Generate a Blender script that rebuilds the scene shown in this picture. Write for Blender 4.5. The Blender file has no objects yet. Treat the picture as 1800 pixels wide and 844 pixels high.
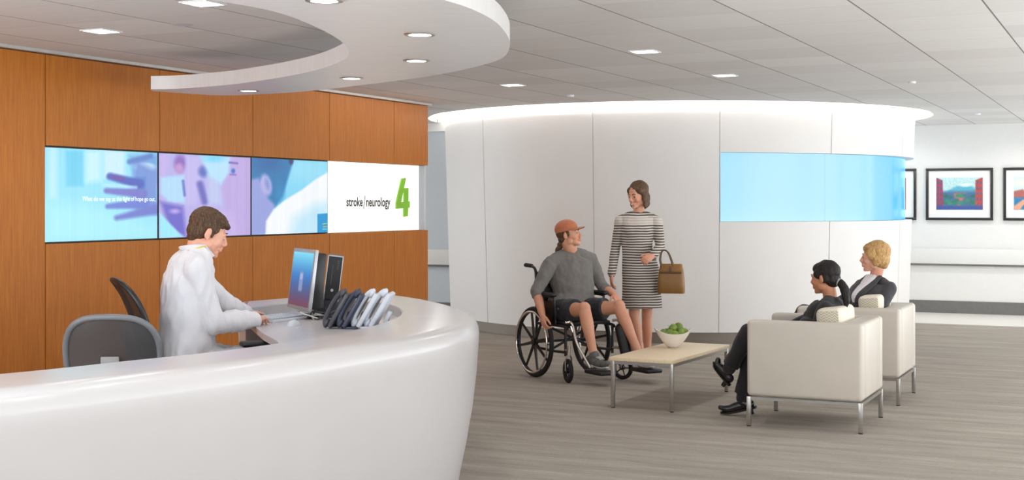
import bpy, bmesh, math, random
import numpy as np
from mathutils import Vector, Matrix, Euler

random.seed(7)
PI = math.pi
SC = bpy.context.scene
COL = SC.collection
def R(a): return math.radians(a)

# ------------------------------------------------------------------ camera, sky, exposure
F, HY, HC = 2370.0, 358.0, 1.5           # focal length in px of the 1800 px frame, horizon row, eye height
cam_d = bpy.data.cameras.new('camera'); cam = bpy.data.objects.new('camera', cam_d); COL.objects.link(cam)
cam.location = (0, 0, HC); cam.rotation_euler = (PI/2, 0, 0)
cam_d.sensor_width = 36; cam_d.lens = F/1800*36; cam_d.shift_y = -(422-HY)/1800
cam_d.clip_end = 200
SC.camera = cam
w = bpy.data.worlds.new('world'); SC.world = w; w.use_nodes = True
w.node_tree.nodes['Background'].inputs[0].default_value = (.975, 1.0, 1.03, 1)
w.node_tree.nodes['Background'].inputs[1].default_value = 2.45
SC.view_settings.view_transform = 'Standard'; SC.view_settings.look = 'None'
SC.view_settings.exposure = 0.17; SC.view_settings.gamma = 1.0
SC.view_settings.use_curve_mapping = False
SC.cycles.use_denoising = True
SC.cycles.max_bounces = 8; SC.cycles.diffuse_bounces = 4
SC.cycles.sample_clamp_indirect = 4.0
SQUARE_W, ROUND_W, COVE_E = 4.2, 1.0, 85.0
FILL_SIDE, FILL_BACK = 170.0, 680.0

# the building is turned against the camera: u runs to the right along the far wall, v runs away along the wood wall
D1 = Vector((.4241, .9056, 0)); D2 = Vector((.9056, -.4241, 0)); RB = -math.atan2(.4241, .9056)
def B(u, v, z=0): return Vector((u*D2.x+v*D1.x, u*D2.y+v*D1.y, z))
def toB(p): return (p[0]*D2.x+p[1]*D2.y, p[0]*D1.x+p[1]*D1.y)
def D(px, py, Y): return Vector(((px-900)/F*Y, Y, HC-(py-HY)/F*Y))
def G(px, py, Z): 
    Y = (HC-Z)*F/(py-HY); return Vector(((px-900)/F*Y, Y, Z))

# ------------------------------------------------------------------ materials
def lin(c):
    c = c/255.0
    return c/12.92 if c <= .04045 else ((c+.055)/1.055)**2.4
def rgb(r, g, b): return (lin(r), lin(g), lin(b), 1)
class NT:
    def __init__(s, name):
        s.m = bpy.data.materials.new(name); s.m.use_nodes = True
        s.t = s.m.node_tree; s.n = s.t.nodes; s.p = s.n['Principled BSDF']
    def add(s, kind, **kw):
        n = s.n.new(kind)
        for k, v in kw.items(): setattr(n, k, v)
        return n
    def link(s, a, b): s.t.links.new(a, b)
    def coords(s, scale=(1,1,1), rot=(0,0,0)):
        tc = s.add('ShaderNodeTexCoord'); mp = s.add('ShaderNodeMapping')
        mp.inputs['Scale'].default_value = scale; mp.inputs['Rotation'].default_value = rot
        s.link(tc.outputs['Object'], mp.inputs['Vector']); return mp.outputs['Vector']
    def noise(s, vec, scale=5, detail=3, rough=.5):
        n = s.add('ShaderNodeTexNoise'); n.inputs['Scale'].default_value = scale; n.inputs['Detail'].default_value = detail
        n.inputs['Roughness'].default_value = rough; s.link(vec, n.inputs['Vector']); return n.outputs['Fac']
    def ramp(s, fac, stops):
        r = s.add('ShaderNodeValToRGB'); e = r.color_ramp.elements
        while len(e) < len(stops): e.new(.5)
        for i, (p, c) in enumerate(stops): e[i].position = p; e[i].color = c
        s.link(fac, r.inputs['Fac']); return r.outputs['Color']
    def base(s, col): s.link(col, s.p.inputs['Base Color'])
    def bump(s, fac, strength=.2, dist=.01):
        b = s.add('ShaderNodeBump'); b.inputs['Strength'].default_value = strength; b.inputs['Distance'].default_value = dist
        s.link(fac, b.inputs['Height']); s.link(b.outputs['Normal'], s.p.inputs['Normal'])
def plain(name, col, rough=.5, metal=0, var=.06, scale=20, bump=0, stretch=(1,1,1), spec=.5, sheen=0, coat=0):
    m = NT(name); v = m.coords(stretch); f = m.noise(v, scale)
    lo = tuple(max(0, c*(1-var)) for c in col[:3])+(1,); hi = tuple(min(1, c*(1+var)) for c in col[:3])+(1,)
    m.base(m.ramp(f, [(.3, lo), (.7, hi)]))
    m.p.inputs['Roughness'].default_value = rough; m.p.inputs['Metallic'].default_value = metal
    m.p.inputs['Specular IOR Level'].default_value = spec
    if sheen: m.p.inputs['Sheen Weight'].default_value = sheen
    if coat: m.p.inputs['Coat Weight'].default_value = coat
    if bump: m.bump(f, bump, .004)
    return m.m
def glow(name, col, strength):
    m = NT(name); m.p.inputs['Base Color'].default_value = (.8,.8,.8,1)
    m.p.inputs['Emission Color'].default_value = col; m.p.inputs['Emission Strength'].default_value = strength
    return m.m
def painted(name, strength=0.0, rough=.4):
    """picture stored per vertex; strength > 0 for a screen that gives off light"""
    m = NT(name); a = m.add('ShaderNodeAttribute'); a.attribute_name = 'image'
    if strength:
        m.p.inputs['Base Color'].default_value = (.01,.01,.012,1)
        m.link(a.outputs['Color'], m.p.inputs['Emission Color']); m.p.inputs['Emission Strength'].default_value = strength
    else: m.base(a.outputs['Color'])
    m.p.inputs['Roughness'].default_value = rough
    return m.m

def wood_mat(name, c0, c1, c2, rough=.38):
    m = NT(name); v = m.coords((9, 9, .55)); n1 = m.noise(v, 6, 5, .6)
    v2 = m.coords((60, 60, 1.5)); n2 = m.noise(v2, 5, 3)
    mx = m.add('ShaderNodeMix'); mx.inputs['Factor'].default_value = .45
    m.link(n1, mx.inputs['A']); m.link(n2, mx.inputs['B'])
    m.base(m.ramp(mx.outputs['Result'], [(.32, c0), (.5, c1), (.68, c2)]))
    m.p.inputs['Roughness'].default_value = rough; m.p.inputs['Specular IOR Level'].default_value = .3; m.bump(n2, .05, .002); return m.m
M = {}
M['wood'] = wood_mat('anigre_wood', rgb(170,96,26), rgb(186,110,33), rgb(201,126,45), .42)
M['maple'] = wood_mat('maple_laminate', rgb(224,200,164), rgb(232,211,178), rgb(238,220,190), .35)
M['white_wall'] = plain('white_paint', rgb(232,230,227), .6, var=.01)
M['grey_wall'] = plain('blue_grey_paint', rgb(206,212,218), .6, var=.01)
M['drum'] = plain('drum_paint', rgb(234,231,228), .5, var=.012, scale=3)
M['steel'] = plain('brushed_steel', rgb(190,188,184), .3, 1, var=.05, scale=8, stretch=(1,1,12))
M['base_metal'] = plain('brushed_nickel_base', rgb(132,123,113), .42, .6, var=.08, scale=3, stretch=(1,1,.2))
M['dark_base'] = plain('dark_grey_vinyl', rgb(112,110,108), .6)
M['vinyl'] = plain('pale_corridor_floor', rgb(226,222,214), .35, var=.02)
M['solid'] = plain('white_solid_surface', rgb(193,190,190), .25, var=.012, scale=4, spec=.5)
M['fascia'] = plain('satin_white_fascia', rgb(232,230,229), .35, .1, var=.03, scale=5, stretch=(1,10,1))
M['alu'] = plain('aluminium_trim', rgb(200,198,194), .4, .5)
M['black'] = plain('black_plastic', rgb(24,24,26), .38, var=.1)
M['black_soft'] = plain('black_vinyl', rgb(18,18,20), .5, var=.15, bump=.1)
M['charcoal'] = plain('dark_grey_plastic', rgb(66,68,74), .4)
M['navy'] = plain('dark_blue_grey_plastic', rgb(52,58,78), .38)
M['lightgrey'] = plain('light_grey_plastic', rgb(198,203,212), .4, var=.03)
M['silver'] = plain('silver_plastic', rgb(186,190,196), .35, .4)
M['chrome'] = plain('chrome', rgb(225,224,222), .12, 1, var=.02)
M['rubber'] = plain('black_rubber', rgb(20,20,20), .7, var=.1)
M['white_ceramic'] = plain('white_ceramic', rgb(240,236,230), .2, var=.01, coat=.4)
M['apple'] = plain('green_apple_skin', rgb(112,138,50), .35, var=.25, scale=9)
M['stem'] = plain('apple_stem', rgb(80,60,30), .7)
M['lamp'] = glow('lamp_diffuser', (1, .97, .92, 1), 9.0)
M['lampring'] = plain('lamp_trim', rgb(225,225,225), .4)
M['leather'] = plain('cream_leather', rgb(198,190,178), .42, var=.025, scale=6, bump=.06)
M['frame_black'] = plain('black_frame', rgb(36,32,30), .4)
M['mat_board'] = plain('mat_board', rgb(244,243,240), .8, var=.01)
M['cable_w'] = plain('white_cable', rgb(225,222,216), .5)
M['brown_box'] = plain('brown_card', rgb(176,106,56), .6)

def ceiling_mat():
    m = NT('ceiling_tiles'); tc = m.add('ShaderNodeTexCoord')
    br = m.add('ShaderNodeTexBrick'); br.offset = .0; br.squash = 1
    mp = m.add('ShaderNodeMapping'); mp.inputs['Rotation'].default_value = (0, 0, 0); mp.inputs['Location'].default_value = (.13, 0, 0)
    m.link(tc.outputs['Object'], mp.inputs['Vector']); m.link(mp.outputs['Vector'], br.inputs['Vector'])
    br.inputs['Scale'].default_value = 1.0; br.inputs['Brick Width'].default_value = .645; br.inputs['Row Height'].default_value = .62
    br.inputs['Mortar Size'].default_value = .0028; br.inputs['Mortar Smooth'].default_value = .1; br.inputs['Bias'].default_value = 0
    br.inputs['Color1'].default_value = rgb(226,223,220); br.inputs['Color2'].default_value = rgb(214,210,207); br.inputs['Mortar'].default_value = rgb(196,192,189)
    # long joints along v, darker than the cross joints
    sx = m.add('ShaderNodeSeparateXYZ'); m.link(mp.outputs['Vector'], sx.inputs['Vector'])
    a = m.add('ShaderNodeMath', operation='PINGPONG'); a.inputs[1].default_value = .645/2; m.link(sx.outputs['X'], a.inputs[0])
    lt = m.add('ShaderNodeMath', operation='LESS_THAN'); lt.inputs[1].default_value = .005; m.link(a.outputs[0], lt.inputs[0])
    v = m.coords((2.5, 30, 1)); nz = m.noise(v, 3, 4)
    c2 = m.ramp(nz, [(.3, (.93,.93,.93,1)), (.7, (1,1,1,1))])
    mul = m.add('ShaderNodeMix', data_type='RGBA', blend_type='MULTIPLY'); mul.inputs['Factor'].default_value = 1
    m.link(br.outputs['Color'], mul.inputs[6]); m.link(c2, mul.inputs[7])
    mx = m.add('ShaderNodeMix', data_type='RGBA'); m.link(lt.outputs[0], mx.inputs['Factor'])
    m.link(mul.outputs[2], mx.inputs[6]); mx.inputs[7].default_value = rgb(120,116,113)
    m.base(mx.outputs[2]); m.p.inputs['Roughness'].default_value = .75; return m.m
M['ceiling'] = ceiling_mat()
def carpet_mat():
    m = NT('streaked_carpet')
    a = m.noise(m.coords((1.2, 34, 1)), 3.2, 5, .65); b = m.noise(m.coords((14, 120, 1)), 3, 4, .7); c = m.noise(m.coords((.5, 5, 1)), 1.5, 3)
    mx = m.add('ShaderNodeMix'); mx.inputs['Factor'].default_value = .5; m.link(a, mx.inputs['A']); m.link(b, mx.inputs['B'])
    m2 = m.add('ShaderNodeMix'); m2.inputs['Factor'].default_value = .25; m.link(mx.outputs['Result'], m2.inputs['A']); m.link(c, m2.inputs['B'])
    m.base(m.ramp(m2.outputs['Result'], [(.34, rgb(126,118,110)), (.5, rgb(160,152,142)), (.66, rgb(192,183,172))]))
    m.p.inputs['Roughness'].default_value = .95; m.p.inputs['Specular IOR Level'].default_value = .1
    m.bump(b, .35, .006); return m.m
M['carpet'] = carpet_mat()

# ------------------------------------------------------------------ mesh helpers
def box(bm, c, s, rot=None, bevel=0, seg=2):
    r = bmesh.ops.create_cube(bm, size=1); vs = r['verts']
    for v in vs: v.co = Vector((v.co.x*s[0], v.co.y*s[1], v.co.z*s[2]))
    if bevel:
        es = list({e for v in vs for e in v.link_edges})
        rb = bmesh.ops.bevel(bm, geom=es, offset=bevel, segments=seg, profile=.5, affect='EDGES')
        vs = list({v for f in rb['faces'] for v in f.verts} | {v for v in vs if v.is_valid})
        allf = set()
        for v in vs: allf |= set(v.link_faces)
        vs = list({v for f in allf for v in f.verts})
    c = Vector(c)
    for v in vs:
        v.co = (rot @ v.co if rot is not None else v.co) + c
    return vs
def ell(bm, c, r, rot=None, seg=20, rings=12):
    vs = bmesh.ops.create_uvsphere(bm, u_segments=seg, v_segments=rings, radius=1)['verts']
    c = Vector(c)
    if not hasattr(r, '__len__'): r = (r, r, r)
    for v in vs:
        p = Vector((v.co.x*r[0], v.co.y*r[1], v.co.z*r[2])); v.co = (rot @ p if rot is not None else p) + c
    return vs
def catmull(pts, n):
    P = [Vector(p) for p in pts]
    if len(P) == 2: return [P[0].lerp(P[1], i/n) for i in range(n+1)]
    Q = [2*P[0]-P[1]] + P + [2*P[-1]-P[-2]]
    out = []
    for i in range(1, len(Q)-2):
        for k in range(n):
            t = k/n; a, b, c, d = Q[i-1], Q[i], Q[i+1], Q[i+2]
            out.append(.5*((2*b)+(c-a)*t+(2*a-5*b+4*c-d)*t*t+(3*b-a-3*c+d)*t*t*t))
    out.append(P[-1]); return out
def sweep(bm, pts, rad, seg=14, side=None, ratio=None, n=6, caps=True, smooth=True):
    """tube through pts; rad per point; side = width direction, ratio = width / thickness per point"""
    k = len(pts)
    rads = list(rad) if hasattr(rad, '__len__') else [rad]*k
    rats = list(ratio) if hasattr(ratio, '__len__') else [ratio or 1]*k
    P = catmull(pts, n) if smooth and k > 2 else ([Vector(p) for p in pts] if k > 2 else catmull(pts, max(2, n)))
    m = len(P)
    def interp(a, i):
        t = i/(m-1)*(k-1); j = min(int(t), k-2); f = t-j; f = f*f*(3-2*f) if k > 2 else f
        return a[j]*(1-f)+a[j+1]*f
    rings = []; ref = Vector(side).normalized() if side is not None else None
    X = None
    ringdata = []
    for i, p in enumerate(P):
        t = (P[min(i+1, m-1)]-P[max(i-1, 0)])
        t = t.normalized() if t.length > 1e-9 else Vector((0,0,1))
        if ref is not None: X = ref - t*ref.dot(t)
        elif X is None:
            a = Vector((0,0,1)) if abs(t.z) < .9 else Vector((1,0,0)); X = a - t*a.dot(t)
        else: X = X - t*X.dot(t)
        if X.length < 1e-6: X = t.orthogonal()
        X = X.normalized(); Y = t.cross(X)
        ringdata.append((p, t, X.copy(), Y, interp(rads, i), interp(rats, i)))
    def ring(p, X, Y, r, q): return [bm.verts.new(p + X*(math.cos(2*PI*j/seg)*r*q) + Y*(math.sin(2*PI*j/seg)*r)) for j in range(seg)]
    allr = []
    if caps:
        p, t, X, Y, r, q = ringdata[0]
        for a in (75, 50, 25): allr.append(ring(p - t*r*math.sin(R(a)), X, Y, r*math.cos(R(a)), q))
    for (p, t, X, Y, r, q) in ringdata: allr.append(ring(p, X, Y, r, q))
    if caps:
        p, t, X, Y, r, q = ringdata[-1]
        for a in (25, 50, 75): allr.append(ring(p + t*r*math.sin(R(a)), X, Y, r*math.cos(R(a)), q))
    for a, b in zip(allr, allr[1:]):
        for j in range(seg): bm.faces.new((a[j], a[(j+1) % seg], b[(j+1) % seg], b[j]))
    bm.faces.new(list(reversed(allr[0]))); bm.faces.new(allr[-1])
def rod(bm, a, b, r, seg=12): sweep(bm, [a, b], r, seg, n=2, caps=False)
def pipe(bm, pts, r, seg=10, n=6): sweep(bm, pts, r, seg, n=n, caps=False)
def lathe(bm, prof, seg=48, mat=None):
    rings = []
    for (r, z) in prof:
        rings.append([bm.verts.new((r*math.cos(2*PI*j/seg), r*math.sin(2*PI*j/seg), z)) for j in range(seg)])
    for a, b in zip(rings, rings[1:]):
        for j in range(seg): bm.faces.new((a[j], a[(j+1) % seg], b[(j+1) % seg], b[j]))
    if mat is not None:
        for r_ in rings:
            for v in r_: v.co = mat @ v.co
    return rings
def disc(bm, prof, seg=48, mat=None):
    rg = lathe(bm, prof, seg, mat); bm.faces.new(list(reversed(rg[0]))); bm.faces.new(rg[-1]); return rg
def prism(bm, poly, z0, z1):
    lo = [bm.verts.new((p[0], p[1], z0)) for p in poly]; hi = [bm.verts.new((p[0], p[1], z1)) for p in poly]
    n = len(poly)
    bm.faces.new(list(reversed(lo))); bm.faces.new(hi)
    for i in range(n): bm.faces.new((lo[i], lo[(i+1) % n], hi[(i+1) % n], hi[i]))
def BM(): return bmesh.new()
def mesh_of(bm, name, smooth=True, fix=True):
    if fix: bmesh.ops.recalc_face_normals(bm, faces=bm.faces[:])
    me = bpy.data.meshes.new(name); bm.to_mesh(me); bm.free()
    if smooth:
        for p in me.polygons: p.use_smooth = True
        try: me.set_sharp_from_angle(angle=R(38))
        except Exception: pass
    return me
def obj(name, bm, mat, parent=None, smooth=True, fix=True, loc=None, rot=None):
    me = mesh_of(bm, name, smooth, fix) if isinstance(bm, bmesh.types.BMesh) else bm
    o = bpy.data.objects.new(name, me); COL.objects.link(o)
    if mat is not None and not me.materials: me.materials.append(M[mat] if isinstance(mat, str) else mat)
    if parent is not None: o.parent = parent
    if loc is not None: o.location = loc
    if rot is not None: o.rotation_euler = rot
    return o
def tag(o, label=None, cat=None, group=None, kind=None):
    if label: o['label'] = label
    if cat: o['category'] = cat
    if group: o['group'] = group
    if kind: o['kind'] = kind
    return o
def thing(name, label, cat, loc=(0,0,0), rz=0, group=None):
    o = bpy.data.objects.new(name, None); COL.objects.link(o); o.location = loc; o.rotation_euler = (0, 0, rz)
    o.empty_display_size = .1
    return tag(o, label, cat, group)
def struct(name, bm, mat, parent=None, smooth=False, rz=RB, loc=(0,0,0), fix=True):
    o = obj(name, bm, mat, parent, smooth=smooth, fix=fix)
    if parent is None: o.rotation_euler = (0, 0, rz); o.location = loc
    o['kind'] = 'structure'; return o
def dup(root, loc=None, rz=None, label=None):
    r = root.copy(); COL.objects.link(r)
    if loc is not None: r.location = loc
    if rz is not None: r.rotation_euler = (0, 0, rz)
    if label: r['label'] = label
    for ch in list(root.children):
        c = ch.copy(); COL.objects.link(c); c.parent = r
        for g in list(ch.children):
            d = g.copy(); COL.objects.link(d); d.parent = c
    return r
def picture(name, fn, corners, nx, ny, mat, parent=None, loc=None):
    """flat picture: corners = (lower-left, lower-right, upper-left) ; fn(s, t) -> (N,3) sRGB 0..255, t from the bottom"""
    a, b, c = [np.array(v, float) for v in corners]
    s, t = np.meshgrid(np.linspace(0, 1, nx), np.linspace(0, 1, ny)); s = s.ravel(); t = t.ravel()
    V = a + s[:, None]*(b-a) + t[:, None]*(c-a)
    idx = np.arange(nx*ny).reshape(ny, nx)
    Fc = np.stack([idx[:-1, :-1], idx[:-1, 1:], idx[1:, 1:], idx[1:, :-1]], -1).reshape(-1, 4)
    me = bpy.data.meshes.new(name); me.from_pydata(V.tolist(), [], Fc.tolist()); me.update()
    at = me.color_attributes.new('image', 'FLOAT_COLOR', 'POINT')
    col = np.clip(fn(s, t), 0, 255)/255.0; col = np.where(col <= .04045, col/12.92, ((col+.055)/1.055)**2.4)
    at.data.foreach_set('color', np.concatenate([col, np.ones((len(col), 1))], 1).astype(np.float32).ravel())
    me.materials.append(mat); o = bpy.data.objects.new(name, me); COL.objects.link(o)
    if parent is not None: o.parent = parent
    return o
class Paint:
    def __init__(s, x, y, bg): s.x, s.y = x, y; s.c = np.tile(np.array(bg, float), (len(x), 1))
    def mix(s, a, col):
        a = np.clip(a, 0, 1)[:, None]; s.c = s.c*(1-a) + np.array(col, float)*a
    def cap(s, p, q, r, col, soft=12, op=1.0, r2=None):
        px, py = p; qx, qy = q; dx, dy = qx-px, qy-py; L = dx*dx+dy*dy+1e-9
        h = np.clip(((s.x-px)*dx+(s.y-py)*dy)/L, 0, 1); rr = r + ((r2 if r2 is not None else r)-r)*h
        d = np.hypot(s.x-px-h*dx, s.y-py-h*dy)-rr; s.mix(op*(.5-d/(2*soft)), col)
    def oval(s, c, r, col, soft=12, op=1.0, ang=0):
        ca, sa = math.cos(ang), math.sin(ang); X = (s.x-c[0])*ca+(s.y-c[1])*sa; Y = -(s.x-c[0])*sa+(s.y-c[1])*ca
        d = (np.hypot(X/r[0], Y/r[1])-1)*min(r); s.mix(op*(.5-d/(2*soft)), col)
    def poly(s, P, col, soft=8, op=1.0):
        n = len(P); d = np.full(len(s.x), 1e18); ins = np.zeros(len(s.x), bool)
        for i in range(n):
            ax, ay = P[i]; bx, by = P[(i+1) % n]; ex, ey = bx-ax, by-ay
            h = np.clip(((s.x-ax)*ex+(s.y-ay)*ey)/(ex*ex+ey*ey+1e-9), 0, 1)
            d = np.minimum(d, np.hypot(s.x-ax-h*ex, s.y-ay-h*ey))
            cr = ((ay > s.y) != (by > s.y)) & (s.x < (bx-ax)*(s.y-ay)/((by-ay) if abs(by-ay) > 1e-9 else 1e-9)+ax)
            ins ^= cr
        d = np.where(ins, -d, d); s.mix(op*(.5-d/(2*soft)), col)

# ------------------------------------------------------------------ setting
CZ = 2.58
UW = -7.006; V0 = 7.209; PW = 1.221; VE = 12.819; VS = 12.65     # wood wall plane, first seam, pitch, end, sign end
Z0, Z1 = 1.218, 1.908
bm = BM(); prism(bm, [(-14,-6),(2.2,-6),(2.2,17.5),(-14,17.5)], -.05, 0); struct('floor', bm, 'carpet')
bm = BM(); prism(bm, [(-14,17.5),(2.2,17.5),(2.2,19.4),(-14,19.4)], -.05, 0); struct('floor_corridor', bm, 'vinyl')
DC = Vector((2.09, 17.28)); RT, RBt = 2.95, 2.87
cu, cv = toB(DC)
def ceiling_ring(bm, Rh, z0, z1, rect):
    u0, u1, v0, v1 = rect
    angs = sorted(set([2*PI*i/96 for i in range(96)] + [math.atan2(y-cv, x-cu) % (2*PI) for x in (u0, u1) for y in (v0, v1)]))
    def outer(a):
        c, s = math.cos(a), math.sin(a); ts = []
        if c > 1e-9: ts.append((u1-cu)/c)
        if c < -1e-9: ts.append((u0-cu)/c)
        if s > 1e-9: ts.append((v1-cv)/s)
        if s < -1e-9: ts.append((v0-cv)/s)
        t = min(ts); return (cu+c*t, cv+s*t)
    n = len(angs); rows = []
    for z in (z0, z1):
        rows.append([bm.verts.new((cu+Rh*math.cos(a), cv+Rh*math.sin(a), z)) for a in angs])
        rows.append([bm.verts.new((*outer(a), z)) for a in angs])
    i0, o0, i1, o1 = rows
    for j in range(n):
        k = (j+1) % n
        bm.faces.new((i0[j], o0[j], o0[k], i0[k])); bm.faces.new((i1[j], i1[k], o1[k], o1[j]))
        bm.faces.new((i0[j], i0[k], i1[k], i1[j])); bm.faces.new((o0[j], o1[j], o1[k], o0[k]))
bm = BM(); ceiling_ring(bm, 3.16, CZ, CZ+.05, (-14, 1.7, -4, 19.75)); struct('ceiling', bm, 'ceiling')
# cove above the curved wall
bm = BM(); mt = Matrix.Translation((cu, cv, 0)); lathe(bm, [(3.16, CZ+.05), (3.42, CZ+.05), (3.42, 2.98), (0.01, 2.98)], 96, mt)
struct('ceiling_cove', bm, 'white_wall', smooth=True)
tp = thing('cove_light', 'glowing strip light hidden in the round ceiling cove above the curved wall', 'light', (DC.x, DC.y, 2.72))
bm = BM(); lathe(bm, [(3.33, 0), (3.39, 0), (3.39, .03), (3.33, .03), (3.33, 0)], 96)
obj('light_strip', bm, glow('cove_lamp', (1, .985, .96, 1), COVE_E), tp)

# wood wall on the left
bm = BM(); box(bm, (UW-.12, (VE-8)/2, 1.3), (.12, VE+8-.08, 2.6)); wl = struct('wall_left', bm, 'frame_black')
def wpanel(v0, v1, z0, z1):
    g = .0035; bm = BM(); box(bm, (UW-.03, (v0+v1)/2, (z0+z1)/2), (.06, v1-v0-2*g, z1-z0-2*g), bevel=.0015, seg=1)
    struct('wood_panel', bm, 'wood', wl)
for k in range(1, 6): wpanel(V0-PW*k, V0-PW*(k-1), .1, 2.555)
for k in range(5):
    a = V0+PW*k; b = min(a+PW, VE); 
    wpanel(a, b, .1, Z0); wpanel(a, b, Z1, 2.555)
bm = BM(); box(bm, (UW-.04, (VE-8)/2, .05), (.05, VE+8, .1)); struct('baseboard_left', bm, 'dark_base', wl)
bm = BM(); box(bm, (UW+.01, (VE-8)/2, 2.568), (.07, VE+8.02, .022)); struct('trim_1', bm, 'alu', wl)
bm = BM(); box(bm, (UW-.052, (VS+VE)/2, (Z0+Z1)/2), (.012, VE-VS, Z1-Z0)); struct('trim_4', bm, 'grey_wall', wl)
# end return of the wood wall
bm = BM(); box(bm, (UW-.1, VE-.008, 1.3), (.14, .016, 2.5)); struct('trim_2', bm, 'white_wall', wl)

# far walls
bm = BM(); box(bm, (-6, -4.1, 1.3), (16, .2, 2.6)); struct('wall_rear', bm, 'white_wall')  # unseen wall, added to cut the light reaching the desk front
def far_wall(tagname, v, u0, u1):
    bm = BM(); box(bm, ((u0+u1)/2, v+.1, 1.3), (u1-u0, .2, 2.6)); return struct(tagname, bm, 'white_wall')
far_wall('wall_back', 19.28, -3.9, 1.7)
bm = BM(); box(bm, (-1.1, 19.27, .084), (5.6, .02, .168)); struct('baseboard_back', bm, 'dark_base')
bm = BM(); box(bm, (-9.2, 16.17, 1.3), (5.2, .2, 2.6)); struct('wall_corridor', bm, 'grey_wall')
bm = BM(); box(bm, (-9.2, 16.02, 2.53), (5.2, .12, .12)); struct('trim_3', bm, 'white_wall')
bm = BM(); box(bm, (-9.2, 16.06, .084), (5.2, .02, .168)); struct('baseboard_corridor', bm, 'dark_base')
def handrail(u0, u1, v, label):
    t = thing('handrail', label, 'handrail', B((u0+u1)/2, v, .67), RB)
    L = u1-u0; bm = BM(); box(bm, (0, -.035, .11), (L, .03, .21), bevel=.008); obj('rail_board', bm, 'white_wall', t)
    bm = BM(); box(bm, (0, -.03, -.012), (L, .025, .02)); obj('lower_lip', bm, 'dark_base', t)
    for k in range(int(L/1.2)+1):
        bm = BM(); box(bm, (-L/2+.3+k*1.2, -.011, .11), (.05, .022, .1)); obj('bracket', bm, 'steel', t)
handrail(-3.8, 1.6, 19.28, 'long white handrail on the far right wall below the framed pictures')
handrail(-11.5, -6.7, 16.07, 'short stretch of white handrail in the gap between wood wall and curved wall')

# curved wall (a slightly flared drum) with a blue glowing band
def px_phi(px):
    lo, hi = R(-80), R(80); tgt = (px-900)/F
    for _ in range(50):
        m_ = (lo+hi)/2; x = (DC.x+RBt*math.sin(m_))/(DC.y-RBt*math.cos(m_))
        if x < tgt: lo = m_
        else: hi = m_
    return lo
seams = [px_phi(x) for x in (858, 1046, 1263, 1454)]
st = (seams[3]-seams[0])/3
seams += [seams[3]+st*k for k in range(1, 8)]
seams = [s for s in seams if s < seams[0]+2*PI-.1]
def rz_(z): return RBt+(RT-RBt)*z/CZ
def drum_pt(phi, z, dr=0): r = rz_(z)+dr; return (r*math.sin(phi), -r*math.cos(phi), z)
BLU0 = seams[2]; BLU1 = seams[2]+R(150); ZB0, ZB1 = 1.306, 2.047
cols = []
ph = seams[0]
angles = set()
for s in seams:
    for d, i in ((-.0022, 0), (-.0019, 1), (.0019, 1), (.0022, 0)): angles.add((round(s+d, 6), i))
k = 0
while k < 180:
    a = seams[0]+.02+2*PI*k/180
    if all(abs(a-s) > .008 for s in seams) and a < seams[0]+2*PI-.01: angles.add((round(a, 6), 0))
    k += 1
angles = sorted(angles)
zs = [.12, ZB0, ZB1, 2.9]
bm = BM(); n = len(angles)
def dv(a, i, z, extra=0): return bm.verts.new(drum_pt(a, z, -.012*i+extra))
grid = [[dv(a, i, z) for z in zs] for a, i in angles]
for j in range(n):
    q = (j+1) % n; a = angles[j][0]; inblue = BLU0 < a+.001 and angles[q][0]-.001 < BLU1 and a < BLU1 and q != 0
    for z in range(3):
        if z == 1 and inblue: continue
        bm.faces.new((grid[j][z], grid[q][z], grid[q][z+1], grid[j][z+1]))
# niche floor, head and jambs
bl = [(a, i) for a, i in angles if a > BLU0-.0005 and a < BLU1]
lo_o = [dv(a, 0, ZB0) for a, i in bl]; lo_i = [dv(a, 0, ZB0, -.14) for a, i in bl]
hi_o = [dv(a, 0, ZB1) for a, i in bl]; hi_i = [dv(a, 0, ZB1, -.14) for a, i in bl]
for j in range(len(bl)-1):
    bm.faces.new((lo_o[j], lo_o[j+1], lo_i[j+1], lo_i[j])); bm.faces.new((hi_i[j], hi_i[j+1], hi_o[j+1], hi_o[j]))
for e in (0, -1): bm.faces.new((lo_o[e], lo_i[e], hi_i[e], hi_o[e]))
wc = struct('wall_curved', bm, 'drum', smooth=True, rz=0, loc=(DC.x, DC.y, 0), fix=False)
bm = BM(); pr = [(RBt-.03, 0), (RBt-.03, .12), (RBt-.1, .12)]; lathe(bm, pr, 120)
struct('baseboard_curved', bm, 'base_metal', wc, smooth=True)
# glowing panels
def blue_mat():
    m = NT('backlit_blue_glass'); tc = m.add('ShaderNodeTexCoord'); sp = m.add('ShaderNodeSeparateXYZ'); m.link(tc.outputs['Object'], sp.inputs['Vector'])
    ng = m.add('ShaderNodeMath', operation='MULTIPLY'); ng.inputs[1].default_value = -1; m.link(sp.outputs['Y'], ng.inputs[0])
    at = m.add('ShaderNodeMath', operation='ARCTAN2'); m.link(sp.outputs['X'], at.inputs[0]); m.link(ng.outputs[0], at.inputs[1])
    mr = m.add('ShaderNodeMapRange'); mr.inputs['From Min'].default_value = BLU0; mr.inputs['From Max'].default_value = BLU0+R(85)
    m.link(at.outputs[0], mr.inputs['Value'])
    c = m.ramp(mr.outputs['Result'], [(0, rgb(158,218,250)), (.12, rgb(176,226,252)), (.32, rgb(172,224,252)), (.5, rgb(140,212,250)), (.66, rgb(74,192,244)), (.8, rgb(60,186,240)), (1, rgb(110,205,245))])
    m.p.inputs['Base Color'].default_value = (.02, .04, .05, 1); m.p.inputs['Roughness'].default_value = .15
    m.link(c, m.p.inputs['Emission Color']); m.p.inputs['Emission Strength'].default_value = .86; return m.m
M['blue'] = blue_mat()
lw = thing('light_wall', 'curved band of glowing pale blue glass set into the white round wall', 'light panel', (DC.x, DC.y, 0))
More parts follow.
